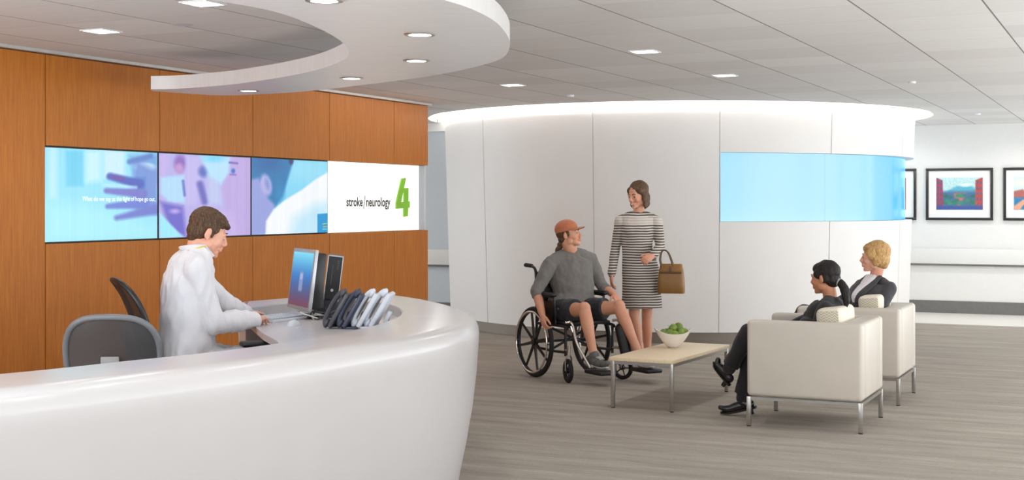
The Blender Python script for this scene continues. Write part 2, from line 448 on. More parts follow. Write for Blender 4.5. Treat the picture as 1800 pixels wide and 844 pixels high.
bks = [seams[2]+.004, seams[3], seams[4], min(seams[5], BLU1), BLU1]
for a0, a1 in zip(bks, bks[1:]):
    if a1-a0 < .05: continue
    bm = BM(); N = 28; rr = RBt-.02; cs = []
    for k in range(N+1):
        a = a0+.0012+(a1-a0-.0024)*k/N; inn = min(1.0, max(0.0, (a-BLU0)/.35)); ro = rz_(1.65)-.02-.07*inn; ri = ro-.012
        cs.append([bm.verts.new((r*math.sin(a), -r*math.cos(a), z)) for r, z in ((ro, ZB0+.003), (ro, ZB1-.003), (ri, ZB1-.003), (ri, ZB0+.003))])
    for p, q in zip(cs, cs[1:]):
        for j in range(4): bm.faces.new((p[j], q[j], q[(j+1) % 4], p[(j+1) % 4]))
    bm.faces.new(cs[0]); bm.faces.new(list(reversed(cs[-1])))
    obj('glass_panel', bm, 'blue', lw)

# ------------------------------------------------------------------ ceiling canopy above the desk
def resample(P, n): return catmull([Vector((p[0], p[1], 0)) for p in P], n)
def canopy():
    ZU, TH = 2.32, .095
    outer = [(-2.6,4.05),(-1.7,4.2),(-1.1,4.5),(-.62,4.92),(-.275,5.43),(-.11,5.9),(-.035,6.42),(-.012,7.0),(-.06,7.62),(-.25,8.15),(-.56,8.72),(-1.02,9.3),(-1.48,9.82),(-1.9,10.12),(-2.24,10.2),(-2.62,9.83)]
    inner = [(-2.9,4.75),(-2.15,4.85),(-1.65,5.1),(-1.4,5.28),(-1.2,5.45),(-1.0,5.8),(-.89,6.42),(-.862,6.99),(-.895,7.39),(-.98,7.74),(-1.18,8.23),(-1.47,8.71),(-1.86,9.2),(-2.1,9.42),(-2.35,9.6),(-2.59,9.67)]
    O, I = resample(outer, 8), resample(inner, 8)
    t = thing('ceiling_canopy', 'large white crescent canopy hanging from the ceiling above the reception desk', 'ceiling canopy', (0, 0, 0))
    bm = BM(); rows = []
    for o, i in zip(O, I):
        rows.append([bm.verts.new((p.x, p.y, z)) for p, z in ((o, ZU), (o, ZU+TH), (i, ZU+TH), (i, ZU))])
    for p, q in zip(rows, rows[1:]):
        for j in range(4): bm.faces.new((p[j], q[j], q[(j+1) % 4], p[(j+1) % 4]))
    bm.faces.new(rows[0]); bm.faces.new(list(reversed(rows[-1])))
    obj('canopy_body', bm, 'fascia', t)
    for (x, y) in ((-.45,6.4),(-.45,7.4),(-.8,5.1)):
        bm = BM(); rod(bm, (x, y, ZU+TH-.005), (x, y, CZ+.002), .006, 8); obj('hanger_rod', bm, 'steel', t)
    return t, ZU
can, ZU = canopy()

# ------------------------------------------------------------------ ceiling fittings
def area(loc, w, size, spread=150, col=(1, .98, .955), shape='SQUARE'):
    L = bpy.data.lights.new('lamp_light', 'AREA'); L.energy = w; L.size = size; L.shape = shape; L.color = col; L.spread = R(spread)
    o = bpy.data.objects.new('lamp_light', L); COL.objects.link(o); o.location = loc; o.rotation_euler = (0, 0, RB); return o
def square_lamp(loc, label, watts, s=.16, hide=False):
    t = thing('square_downlight', label, 'ceiling light', loc, RB, 'square downlights in the tiled ceiling')
    bm = BM(); h = s/2+.012
    for a, b, c, d in ((-h,-h,h,-s/2),(-h,s/2,h,h),(-h,-s/2,-s/2,s/2),(s/2,-s/2,h,s/2)): box(bm, ((a+c)/2, (b+d)/2, -.003), (c-a, d-b, .008))
    obj('trim_ring', bm, 'lampring', t)
    bm = BM(); box(bm, (0, 0, -.001), (s, s, .004)); obj('diffuser', bm, 'lamp', t)
    l = area((0, 0, -.012), watts, s*.9); l.parent = t; l.rotation_euler = (0, 0, 0)
def ceil_pt(px, py, Z=CZ): Y = (Z-HC)*F/(HY-py); return ((px-900)/F*Y, Y, Z)
for px, py, lab in ((178,54,'square lit downlight in the ceiling tiles over the left end of the wood wall'), (357,5,'square lit downlight at the upper frame edge beside the canopy'),
        (1133,90,'nearest square downlight above the woman with the bag'), (1274,132,'square downlight in the ceiling in front of the blue glowing band'),
        (901,149,'square downlight just right of the white canopy, left of the curved wall')):
    square_lamp(ceil_pt(px, py), lab, SQUARE_W)
# lamps of the same grid outside the picture that light the room
for k, (u, v) in enumerate(((.2,4.6),(.2,7.4),(.2,10.2),(.2,13),(-2,4.0),(-2,1.2),(.2,1.2),(-4.6,1.2),(-9.2,14.4),(.2,18.4),(-1.4,18.4),(-2.9,18.4),(.2,15.8))):
    area(B(u, v, CZ-.012), SQUARE_W*(1.6 if v > 17 else 1), .16)
# fill lights added out of view to brighten the ceiling; last is the wall slot
def fill_or_slot_light(loc, sx, sy, watts, nrm, col=(.92, .98, 1.0)):
    L = bpy.data.lights.new('fill_or_slot_light', 'AREA'); L.shape = 'RECTANGLE'; L.size = sx; L.size_y = sy; L.energy = watts; L.color = col
    o = bpy.data.objects.new('fill_or_slot_light', L); COL.objects.link(o); o.location = loc
    n = (D2*nrm[0]+D1*nrm[1]+Vector((0,0,nrm[2]))).normalized(); y = (D1-n*D1.dot(n)).normalized(); x = y.cross(-n)
    o.rotation_euler = Matrix((x, y, -n)).transposed().to_euler()
fill_or_slot_light(B(1.35, 8, 1.0), .6, 20, FILL_SIDE, (-.6, 0, .8)); fill_or_slot_light(B(-5.6, .2, 1.0), 5, 2.4, FILL_BACK, (-.1, .2, 1), (.86, .97, 1.06))
fill_or_slot_light(B(UW+.30, 11.55, CZ-.004), .05, 2.0, 2.2, (-.25, 0, -1), (1, .95, .88))
# unseen window wall added on the right to let daylight in: posts and sills
bm = BM()
for v in range(-4, 20, 2): box(bm, (1.75, v+.3, 1.29), (.08, .08, 2.58))
box(bm, (1.75, 7.8, .03), (.1, 24, .06)); box(bm, (1.75, 7.8, 2.53), (.1, 24, .1)); struct('added_window', bm, 'alu')
def round_lamp(px, py, label):
    loc = ceil_pt(px, py, ZU)
    t = thing('round_downlight', label, 'ceiling light', loc, 0, 'round downlights in the white canopy')
    bm = BM(); lathe(bm, [(.056, .0), (.056, -.006), (.075, -.006), (.078, 0)], 28); obj('trim_ring', bm, 'steel', t)
    bm = BM(); disc(bm, [(.055, -.004), (.055, -.001)], 28); obj('diffuser', bm, 'lamp', t)
    l = area((0, 0, -.015), ROUND_W, .1, 120, shape='DISK'); l.parent = t; l.rotation_euler = (0, 0, 0)
for px, py, lab in ((738,60,'nearest whole round downlight in the wide part of the canopy'), (732,106,'second round downlight back in the wide part of the canopy'),
        (618,137,'round downlight near the far edge of the canopy, above the blank sign panel'), (437,159,'round downlight in the narrow tip of the canopy'), (570,0,'round downlight in the canopy cut by the upper frame edge')):
    round_lamp(px, py, lab)
for (x, y) in ((-1.3,4.75),): 
    l = area((x, y, ZU-.015), ROUND_W, .1, 120, shape='DISK')
t = tag(thing('ceiling_speaker', 'round grey grille in the ceiling tiles left of the canopy', 'ceiling speaker', ceil_pt(321,43)))
bm = BM(); lathe(bm, [(.0005, -.006), (.05, -.006), (.062, -.004), (.066, 0)], 28); obj('grille', bm, 'alu', t)
for px, py, lab in ((1603,143,'small round sprinkler cap in the ceiling right of the blue band'), (1003,167,'small round sprinkler cap above the left part of the curved wall'), (1719,199,'small round sprinkler cap in the ceiling above the framed pictures')):
    t = thing('sprinkler', lab, 'sprinkler', ceil_pt(px, py))
    bm = BM(); lathe(bm, [(.0005, -.02), (.03, -.02), (.034, -.014), (.034, -.004), (.045, 0)], 20); obj('cover_plate', bm, 'lampring', t)
# ------------------------------------------------------------------ video wall and backlit sign
def wall_tz(px, py):
    k = (px-900)/F; t = (k*9.5+3.287)/(.4241-k*.9056); Y = 9.5+.9056*t
    return t, HC-(py-HY)*Y/F
def t_px(t): X = -3.287+.4241*t; Y = 9.5+.9056*t; return 900+F*X/Y, Y
def screen_img(t0, idx):
    def fn(s, t):
        tt = t0+s*PW; z = Z0+t*(Z1-Z0); X = -3.287+.4241*tt; Y = 9.5+.9056*tt
        px = 900+F*X/Y; py = HY-(z-HC)*F/Y; x = (px-70)*3.4615; y = (py-245)*3.4595
        if idx == 0:
            P = Paint(x, y, (150,228,250)); P.poly([(30,380),(420,420),(740,520),(740,640),(30,640)], (170,240,252), 60)
            P.poly([(60,30),(110,30),(110,360),(60,360)], (190,240,253), 20); P.poly([(165,60),(275,60),(278,285),(168,285)], (112,212,244), 12)
            P.poly([(290,60),(385,60),(385,250),(290,260)], (200,244,254), 22); P.poly([(400,60),(530,60),(530,220),(400,230)], (205,240,252), 16)
            P.poly([(560,95),(740,80),(740,270),(600,260)], (110,165,225), 22); P.oval((655,165), (62,28), (205,235,252), 8)
            P.poly([(600,120),(735,190),(740,460),(600,430),(570,300)], (118,150,220), 22)
            P.poly([(600,230),(655,230),(655,330),(600,330)], (70,130,205), 14)
            P.cap((690,95), (560,130), 16, (95,130,205), 9); P.cap((440,222), (620,270), 22, (72,92,190), 9, r2=30); P.cap((455,225), (520,240), 9, (120,70,160), 8)
            P.cap((418,312), (640,330), 17, (118,120,205), 9, r2=30); P.cap((425,410), (650,390), 15, (108,128,215), 9, r2=34)
            P.cap((480,482), (735,425), 15, (112,125,210), 12, r2=34); P.cap((400,275), (600,290), 8, (195,235,252), 8, .8)
        elif idx == 1:
            P = Paint(x, y, (184,176,234)); P.poly([(740,225),(890,215),(895,390),(790,380),(740,330)], (178,220,250), 12)
            P.poly([(735,80),(800,80),(770,220),(735,220)], (196,180,236), 16)
            P.oval((862,140), (36,52), (140,100,190), 14); P.oval((855,170), (26,30), (196,150,210), 12)
            P.poly([(900,90),(985,95),(990,300),(960,400),(895,400)], (196,186,240), 16); P.cap((880,250), (890,340), 7, (90,110,190), 7)
            P.oval((1010,190), (34,36), (92,110,196), 14); P.cap((985,270), (1015,380), 20, (105,100,190), 12); P.poly([(1030,210),(1110,250),(1120,400),(1040,400)], (190,200,240), 18)
            P.poly([(985,95),(1175,95),(1170,200),(1115,270),(1040,220)], (182,226,252), 14); P.oval((1070,110), (60,22), (120,215,245), 14)
            P.poly([(1180,100),(1310,100),(1310,590),(1130,590),(1140,400),(1120,290),(1165,200)], (190,168,226), 12)
            P.cap((1168,135), (1215,140), 6, (110,100,190), 5); P.oval((1190,188), (12,15), (50,110,200), 6); P.cap((1172,210), (1205,212), 4, (120,100,190), 5)
            P.poly([(740,380),(880,410),(900,600),(800,560)], (108,100,204), 16); P.oval((830,440), (28,14), (190,170,235), 10)
            P.poly([(735,450),(880,600),(735,612)], (160,236,252), 8); P.poly([(1060,420),(1180,440),(1230,600),(1060,600)], (200,176,232), 20)
        else:
            P = Paint(x, y, (132,216,246)); P.oval((1640,190), (150,70), (150,224,248), 40)
            P.poly([(1290,90),(1540,90),(1545,150),(1515,250),(1490,340),(1440,420),(1380,360),(1290,250)], (32,120,180), 9)
            P.oval((1400,140), (80,50), (20,92,160), 30, .7); P.oval((1540,125), (14,22), (50,50,100), 6)
            P.poly([(1290,240),(1340,230),(1400,360),(1440,400),(1395,580),(1290,600)], (150,160,222), 12)
            P.oval((1385,275), (34,68), (180,176,228), 8, ang=-.2); P.oval((1392,270), (14,36), (130,150,212), 8, ang=-.2); P.oval((1470,330), (26,60), (40,140,196), 18, .7)
            P.poly([(1775,190),(1690,240),(1600,310),(1500,370),(1430,430),(1385,500),(1380,600),(1775,600)], (246,250,254), 7)
            P.poly([(1530,600),(1560,480),(1680,400),(1775,380),(1775,600)], (196,234,252), 40)
            P.poly([(1702,458),(1765,452),(1765,590),(1702,590)], (0,150,214), 3); P.cap((1735,520), (1758,516), 3, (170,220,120), 2); P.cap((1738,538), (1758,536), 3, (240,180,80), 2); P.cap((1735,552), (1758,552), 3, (120,220,220), 2)
        r = np.random.RandomState(idx).rand(64); P.c *= (1+.02*(r[(np.floor(x/14).astype(int)) % 64]-.5))[:, None]
        return P.c
    return fn
M['screen'] = painted('screen_picture', .84, .3)
labs = ['leftmost wall screen showing a blurred hand on pale blue', 'middle wall screen showing lavender and blue blurred faces behind the doctor', 'right wall screen showing a dark haired head and white shoulder']
for k in range(3):
    a = V0+PW*k
    t = thing('wall_screen', labs[k], 'screen', B(UW, a, Z0), RB, 'screens of the video wall')
    bm = BM(); box(bm, (-.045, PW/2, (Z1-Z0)/2), (.05, PW-.006, Z1-Z0-.006)); obj('bezel', bm, 'black', t)
    g = .01
    picture('display', screen_img(PW*k, k), [(-.018, g, g), (-.018, PW-g, g), (-.018, g, Z1-Z0-g)], 260, 150, M['screen'], t)
MB_ = Matrix(((0,0,1),(1,0,0),(0,1,0)))
def text_mesh(name, body, mat, parent, y0, z0, width, height, x, slant=0, bold=0.0, extr=.001):
    cu_ = bpy.data.curves.new(name, 'FONT'); cu_.body = body; cu_.size = 1; cu_.offset = bold; cu_.shear = slant; cu_.extrude = 0
    o = bpy.data.objects.new(name, cu_); COL.objects.link(o)
    bpy.context.view_layer.update(); dg = bpy.context.evaluated_depsgraph_get()
    me = bpy.data.meshes.new_from_object(o.evaluated_get(dg)); bpy.data.objects.remove(o)
    vs = np.array([v.co[:] for v in me.vertices]); lo = vs.min(0); hi = vs.max(0)
    for v in me.vertices:
        a = (v.co.x-lo[0])/(hi[0]-lo[0])*width+y0; b = (v.co.y-lo[1])/(hi[1]-lo[1])*height+z0; v.co = (x, a, b)
    me.name = name; me.materials.append(M[mat]); q = bpy.data.objects.new(name, me); COL.objects.link(q); q.parent = parent
    return q
M['caption'] = glow('screen_caption', (.75, .9, 1, 1), .9)
sc0 = [o for o in bpy.data.objects if o.name.startswith('wall_screen')][0]
ta, za = wall_tz(148, 356); tb, zb = wall_tz(276, 346)
text_mesh('caption', 'What do we say as the light of hope go out,', 'caption', sc0, ta, za-Z0, tb-ta, .045, -.0165, bold=0)
# sign
sg = thing('backlit_sign', 'white backlit sign panel with black lettering and a green 4, right of the screens', 'sign', B(UW, V0+3*PW, Z0), RB)
def sign_glow():
    m = NT('backlit_white'); m.p.inputs['Base Color'].default_value = rgb(240,240,236)
    m.p.inputs['Emission Color'].default_value = (1, .985, .95, 1); m.p.inputs['Emission Strength'].default_value = .6; m.p.inputs['Roughness'].default_value = .3; return m.m
M['sign'] = sign_glow(); M['ink'] = plain('black_ink', rgb(30,28,28), .5); M['green'] = plain('leaf_green', rgb(146,216,50), .4, var=.12, scale=2)
bm = BM(); L = VS-(V0+3*PW); box(bm, (-.045, L/2+.003, (Z1-Z0)/2), (.05, L, Z1-Z0-.004), bevel=.003); obj('sign_panel', bm, 'sign', sg)
t3 = 3*PW
def put(body, px0, px1, py0, py1, mat, **kw):
    a, z1 = wall_tz(px0, py0); b, z0 = wall_tz(px1, py1); a2, zm = wall_tz((px0+px1)/2, py0); a3, zn = wall_tz((px0+px1)/2, py1)
    text_mesh('lettering', body, mat, sg, a-t3, zn-Z0, b-a, zm-zn, kw.pop('x', -.0185), **kw)
put('stroke', 612, 640.5, 346.5, 363, 'ink', bold=.022); put('/', 641.5, 645.5, 343.5, 368, 'ink', bold=0); put('neurology', 646.5, 689, 346.5, 368.5, 'ink', bold=.022)
bm = BM()
def four():
    # the numeral as strokes on the wall plane
    def q(px, py): a, z = wall_tz(px, py); return (a-t3, z-Z0)
    P = [(707.5,314),(715,313),(706.2,355.2),(711.5,354.8),(711.8,331),(719.2,330.5),(718.9,354.2),(721.5,354),(721.5,365.3),(718.7,365.5),(718.3,380.2),(711,381.2),(711.3,366),(697.8,367.2),(698,356)]
    lo = [bm.verts.new((-.019, *q(*p))) for p in P]; hi = [bm.verts.new((-.006, *q(*p))) for p in P]
    bm.faces.new(lo); bm.faces.new(hi)
    for i in range(len(P)): bm.faces.new((lo[i], lo[(i+1) % len(P)], hi[(i+1) % len(P)], hi[i]))
four(); obj('numeral_four', bm, 'green', sg, smooth=False)

# ------------------------------------------------------------------ framed pictures
M['print'] = painted('print_ink', 0, .35)
def framed(px0, px1, fn, label, zt=1.985, zb=1.272):
    def u_at(px): # u on plane v=19.28
        k = (px-900)/F; u = 19.28*(.4241-k*.9056)/(-.9056-k*.4241); return -(-u)
    ks = [(px0-900)/F, (px1-900)/F]; us = []
    for k in ks:   # X = u*.9056+v*.4241 ; Y = -u*.4241+v*.9056 ; X = kY
        us.append((19.28*(k*.9056-.4241))/(.9056+k*.4241))
    wd = us[1]-us[0]; ht = zt-zb
    t = thing('framed_picture', label, 'picture', B(us[0], 19.28, zb), RB, 'framed pictures on the far wall')
    bm = BM(); f = .035
    box(bm, (wd/2, -.02, f/2), (wd, .034, f), bevel=.003); box(bm, (wd/2, -.02, ht-f/2), (wd, .034, f), bevel=.003)
    box(bm, (f/2, -.02, ht/2), (f, .034, ht-2*f), bevel=.003); box(bm, (wd-f/2, -.02, ht/2), (f, .034, ht-2*f), bevel=.003)
    obj('frame', bm, 'frame_black', t)
    bm = BM(); box(bm, (wd/2, -.012, ht/2), (wd-2*f, .008, ht-2*f)); obj('mat_board', bm, 'mat_board', t)
    a, b = wd*.155, wd*.85; c, d = ht*.2, ht*.82
    picture('print', fn, [(a, -.0175, c), (b, -.0175, c), (a, -.0175, d)], 110, 80, M['print'], t)
rs = np.random.RandomState(3)
def nz(s, t, q):
    g = np.random.RandomState(q).rand(90, 120); return .25+.5*g[(t*89).astype(int), (s*119).astype(int)]
def street(s, t):
    x, y = s*100, (1-t)*70; P = Paint(x, y, (190,222,224)); P.poly([(15,34),(45,18),(60,12),(78,20),(95,32),(95,40),(15,40)], (88,168,190), 3); P.oval((62,16), (14,4), (225,240,240), 2)
    P.poly([(0,30),(100,30),(100,70),(0,70)], (70,104,140), 4); P.poly([(38,34),(62,34),(54,60),(46,60)], (206,110,104), 3)
    for k in range(22): P.oval((16+rs.rand()*70, 38+rs.rand()*24), (5,4), (34+rs.rand()*40,96+rs.rand()*40,80+rs.rand()*40), 2)
    P.poly([(0,0),(14,6),(16,70),(0,70)], (150,66,84), 1); P.poly([(100,0),(84,6),(84,70),(100,70)], (176,70,66), 1)
    for k in range(5):
        for x0 in (3,9,87,94): P.poly([(x0,8+k*12),(x0+3,8+k*12),(x0+3,14+k*12),(x0,14+k*12)], (70,90,130), .6)
    P.poly([(0,62),(100,62),(100,70),(0,70)], (60,80,150), 2); P.c *= (.8+.4*nz(s, t, 1))[:, None]; return P.c
def brick(s, t):
    x, y = s*100, (1-t)*70; P = Paint(x, y, (180,70,60)); P.poly([(0,40),(60,30),(60,70),(0,70)], (60,110,110), 3)
    for k in range(4):
        for x0 in (64,80): P.poly([(x0,8+k*15),(x0+8,8+k*15),(x0+8,18+k*15),(x0,18+k*15)], (60,70,90), 1)
    P.poly([(60,52),(100,52),(100,70),(60,70)], (220,140,90), 3); P.c *= (.8+.4*nz(s, t, 2))[:, None]; return P.c
def canal(s, t):
    x, y = s*100, (1-t)*70; P = Paint(x, y, (196,226,224)); P.oval((30,12), (30,8), (240,232,215), 6); P.poly([(0,30),(20,26),(30,36),(100,34),(100,44),(0,46)], (170,96,90), 2)
    P.poly([(0,44),(100,42),(100,70),(0,70)], (40,120,170), 3); P.poly([(0,62),(20,48),(30,48),(14,70),(0,70)], (226,160,130), 2); P.c *= (.85+.3*nz(s, t, 3))[:, None]; return P.c
framed(1492, 1611, brick, 'framed picture of red brick buildings partly hidden by the curved wall')
framed(1628, 1746, street, 'black framed picture of a tree lined street between red brick buildings')
framed(1764, 1882, canal, 'framed picture of a blue waterway cut by the right edge of the frame')

# ------------------------------------------------------------------ reception desk
def desk():
    ZR, ZW = .88, .82
    pairs = [((-3.2,3.5),(-3.35,4.0)),((-2.3,3.95),(-2.5,4.42)),((-1.68,4.46),(-1.87,4.91)),((-1.25,4.97),(-1.52,5.32)),((-.918,5.44),(-1.24,5.66)),((-.628,5.93),(-1.025,6.02)),
        ((-.4,6.35),(-.86,6.38)),((-.24,6.78),(-.72,6.80)),((-.18,7.2),(-.645,7.22)),((-.21,7.72),(-.625,7.58)),((-.345,8.3),(-.66,7.95)),((-.57,8.88),(-.76,8.3)),((-.832,9.28),(-.92,8.52)),((-1.1,9.36),(-1.12,8.55)),((-1.4,9.1),(-1.33,8.4)),((-1.75,8.6),(-1.6,8.1))]
    O = resample([p[0] for p in pairs], 8); I = resample([p[1] for p in pairs], 8)
    t = thing('reception_desk', 'large white curved reception desk with a raised rim in the foreground', 'desk', (-.9, 6.8, 0))
    org = Vector((-.9, 6.8, 0))
    n = len(O); bm = BM(); rows = []
    prof = [(-.10, .880), (-.075, .8785), (-.05, .873), (-.028, .862), (-.012, .845), (-.003, .822), (0, .795), (-.003, .74), (-.012, .6), (-.035, .4), (-.07, .2), (-.10, .06), (-.11, 0)]
    for k in range(n):
        tg = (O[min(k+1, n-1)]-O[max(k-1, 0)]).normalized(); nr = Vector((tg.y, -tg.x, 0))
        if nr.dot(O[k]-I[k]) < 0: nr = -nr
        w_ = (I[k]-O[k]); wn = w_.normalized()
        row = [I[k]-wn*0+Vector((0, 0, 0)), I[k]+Vector((0,0,ZR-.008)), I[k]-wn*.008+Vector((0,0,ZR)), I[k]*.5+(O[k]-nr*.1)*.5+Vector((0,0,ZR))]
        row += [O[k]+nr*d+Vector((0,0,z)) for d, z in prof]
        rows.append([bm.verts.new(p-org) for p in row])
    for p, q in zip(rows, rows[1:]):
        for j in range(len(p)-1): bm.faces.new((p[j], p[j+1], q[j+1], q[j]))
        bm.faces.new((p[-1], p[0], q[0], q[-1]))
    bm.faces.new(list(reversed(rows[0]))); bm.faces.new(rows[-1])
    o = obj('desk_shell', bm, 'solid', t)
    # worktop inside the rim
    inner = [I[k]+(O[k]-I[k]).normalized()*.004 for k in range(8*5, n)]
    user = [(-1.66,8.3),(-1.55,7.9),(-1.42,7.45),(-1.30,7.05),(-1.16,6.66),(-1.06,6.25)]
    poly = [(p.x-org.x, p.y-org.y) for p in inner] + [(x-org.x, y-org.y) for x, y in user]
    bm = BM(); prism(bm, poly, ZW-.035, ZW); obj('worktop', bm, 'solid', t, smooth=False)
    # support panel below the worktop
    bm = BM(); P1 = catmull([Vector((x-org.x+.35, y-org.y+.02, 0)) for x, y in user], 4)
    a = [bm.verts.new((p.x, p.y, 0)) for p in P1]; b = [bm.verts.new((p.x, p.y, ZW-.035)) for p in P1]
    c = [bm.verts.new((p.x+.02, p.y, 0)) for p in P1]; d = [bm.verts.new((p.x+.02, p.y, ZW-.035)) for p in P1]
    for k in range(len(P1)-1):
        bm.faces.new((a[k], a[k+1], b[k+1], b[k])); bm.faces.new((c[k], d[k], d[k+1], c[k+1]))
    obj('support_panel', bm, 'solid', t)
    return ZW
ZW = desk()

# ------------------------------------------------------------------ coffee table
def coffee_table():
    a = Vector((1.149, 9.69)); b = Vector((.752, 9.90)); c = Vector((1.718, 10.77))
    ex = (a-b).normalized(); ang = math.atan2(ex.y, ex.x); W_, L_ = .50, 1.24; H = .375
    ctr = a - ex*(W_/2-.02) + Vector((-ex.y, ex.x))*(L_/2-.02)
    t = thing('coffee_table', 'low maple topped coffee table with square steel legs and a fruit bowl on it', 'table', (ctr.x, ctr.y, 0), ang)
    bm = BM(); box(bm, (0, 0, H-.0135), (W_, L_, .027), bevel=.003); obj('tabletop', bm, 'maple', t)
    bm = BM(); z = H-.027-.012
    for s in (-1, 1):
        box(bm, (s*(W_/2-.02), 0, z), (.022, L_-.062, .024)); box(bm, (0, s*(L_/2-.02), z), (W_-.062, .022, .024))
    obj('frame', bm, 'steel', t)
    for sx in (-1, 1):
        for sy in (-1, 1):
            bm = BM(); box(bm, (sx*(W_/2-.02), sy*(L_/2-.02), (H-.027)/2+.003), (.026, .026, H-.027-.006), bevel=.002); 
            l = obj('leg', bm, 'steel', t); bm = BM(); disc(bm, [(.014, 0), (.014, .004)], 14, Matrix.Translation((sx*(W_/2-.02), sy*(L_/2-.02), 0))); obj('foot_glide', bm, 'rubber', l)
    return H
HT = coffee_table()

# ------------------------------------------------------------------ fruit bowl
bp = G(1183, 611, HT); bp = Vector((bp.x, bp.y, HT))
def bowl(loc):
    bm = BM(); seg = 56; prof = [(.035, 0), (.04, .002), (.06, .02), (.085, .05), (.108, .085), (.122, .112)]
    def pt(r, z, a, off=0):
        k = z/.112; flare = 1+.24*k*abs(math.cos(a))**2*k; r = (r-off)*flare; zz = z*(1+.36*k*k*abs(math.cos(a))**3); return (r*math.cos(a), r*.88*math.sin(a), zz)
    rows = []
    for (r, z) in prof: rows.append([bm.verts.new(pt(r, z, 2*PI*j/seg)) for j in range(seg)])
    for (r, z) in reversed(prof[1:]): rows.append([bm.verts.new(tuple(np.array(pt(r, z, 2*PI*j/seg, .005))+np.array([0,0,.004 if z < .05 else 0]))) for j in range(seg)])
    for p, q in zip(rows, rows[1:]):
        for j in range(seg): bm.faces.new((p[j], p[(j+1) % seg], q[(j+1) % seg], q[j]))
    bm.faces.new(list(reversed(rows[0]))); bm.faces.new(rows[-1])
    o = obj('fruit_bowl', bm, 'white_ceramic', loc=loc, rot=(0, 0, R(4))); tag(o, 'white flared ceramic bowl of green apples on the coffee table', 'bowl'); return o
bowl(bp)
def apple_mesh(r):
    bm = BM(); prof = []
    for k in range(15):
        a = PI*k/14; q = .5*(1-math.cos(a)); rr = r*math.sin(a)**.85*(1-.06*math.cos(a)); z = r*.92*(-math.cos(a)); z += -.18*r*math.exp(-((PI-a)/.35)**2) + .1*r*math.exp(-(a/.35)**2); prof.append((max(rr, .0004), z))
    lathe(bm, prof, 22); return bm
r = .038
proto = thing('apple', 'green apple lying in the white bowl', 'apple', (0,0,0), 0, 'green apples in the white bowl')
obj('fruit', apple_mesh(r), 'apple', proto); bm = BM(); pipe(bm, [(0,0,r*.72),(.002,0,r*.95),(.006,0,r*1.15)], .0013, 6); obj('stem', bm, 'stem', proto)
spots = [(-.072,.0,.088,'leftmost green apple, against the rim of the bowl'),(-.03,-.038,.088,'front left green apple showing over the rim of the bowl'),(.008,-.05,.078,'low front green apple half sunk behind the rim of the bowl'),(.052,-.025,.095,'large green apple at the front right of the bowl'),
         (-.04,.035,.09,'green apple at the rear left of the bowl'),(.085,.012,.098,'rightmost green apple under the raised bowl tip'),(.03,.045,.09,'green apple at the rear right of the bowl'),(-.002,.0,.128,'topmost green apple in the middle of the pile'),(.047,.028,.135,'upper right green apple resting on the pile'),(-.002,.004,.045,'green apple at the bottom of the bowl beneath the pile')]
for k, (x, y, z, lab) in enumerate(spots[:-1]):
    o = proto if k == 0 else dup(proto)
    o['label'] = lab; o.location = bp+Vector((x*.98, y*.98, z+.02)); o.rotation_euler = (R(random.uniform(-50, 50)), R(random.uniform(-50, 50)), random.uniform(0, 6))

# ------------------------------------------------------------------ lounge chairs
def cushion_mat():
    m = NT('chevron_fabric'); v = m.coords(); sp = m.add('ShaderNodeSeparateXYZ'); m.link(v, sp.inputs['Vector'])
    pp = m.add('ShaderNodeMath', operation='PINGPONG'); pp.inputs[1].default_value = .018; m.link(sp.outputs['X'], pp.inputs[0])
    ad = m.add('ShaderNodeMath', operation='ADD'); m.link(pp.outputs[0], ad.inputs[0]); m.link(sp.outputs['Z'], ad.inputs[1])
    p2 = m.add('ShaderNodeMath', operation='PINGPONG'); p2.inputs[1].default_value = .009; m.link(ad.outputs[0], p2.inputs[0])
    mr = m.add('ShaderNodeMapRange'); mr.inputs['From Min'].default_value = .004; mr.inputs['From Max'].default_value = .0065; m.link(p2.outputs[0], mr.inputs['Value'])
    m.base(m.ramp(mr.outputs['Result'], [(0, rgb(176,168,146)), (1, rgb(216,208,192))])); m.p.inputs['Roughness'].default_value = .8; return m.m
M['chevron'] = cushion_mat(); M['cream'] = plain('cream_fabric', rgb(224,216,200), .75, var=.03, bump=.05)
CHF = math.atan2(.4241, -.9056)      # chairs face -u
def lounge_chair():
    t = thing('lounge_chair', '', 'armchair', (0,0,0), CHF, 'cream leather lounge chairs')
    W = .77; H = .715; z0 = .205; aw = .115
    def pad(name, c, s, bv=.028, mat='leather'):
        bm = BM(); box(bm, c, s, bevel=bv, seg=4); return obj(name, bm, mat, t)
    hz = (H+z0)/2; hh = H-z0
    pad('armrest', (0, W/2-aw/2, hz), (W, aw, hh)); pad('armrest', (0, -W/2+aw/2, hz), (W, aw, hh))
    pad('backrest', (-W/2+.075, 0, hz), (.15, W-2*aw+.004, hh))
    pad('seat_base', (.06, 0, z0+.07), (W-.17, W-2*aw-.004, .14), .012)
    pad('seat_cushion', (.065, 0, z0+.19), (W-.165, W-2*aw-.006, .12), .035)
    for s in (-1, 1):
        for x in (-W/2+.008, W/2-.008): bm = BM(); rod(bm, (x, s*(W/2-.018), z0+.02), (x, s*(W/2-.018), H-.03), .0035, 6); obj('piping', bm, 'leather', t)
    bm = BM(); q = W/2-.014
    for s in (-1, 1): box(bm, (0, s*q, z0-.014), (W-.056, .024, .02)); box(bm, (s*q, 0, z0-.014), (.024, W-.056, .02))
    obj('frame', bm, 'steel', t)
    for sx in (-1, 1):
        for sy in (-1, 1):
            bm = BM(); box(bm, (sx*q, sy*q, (z0-.004)/2+.003), (.028, .028, z0-.01), bevel=.002); l = obj('leg', bm, 'steel', t)
            bm = BM(); disc(bm, [(.015, 0), (.015, .004)], 14, Matrix.Translation((sx*q, sy*q, 0))); obj('foot_glide', bm, 'rubber', l)
    return t
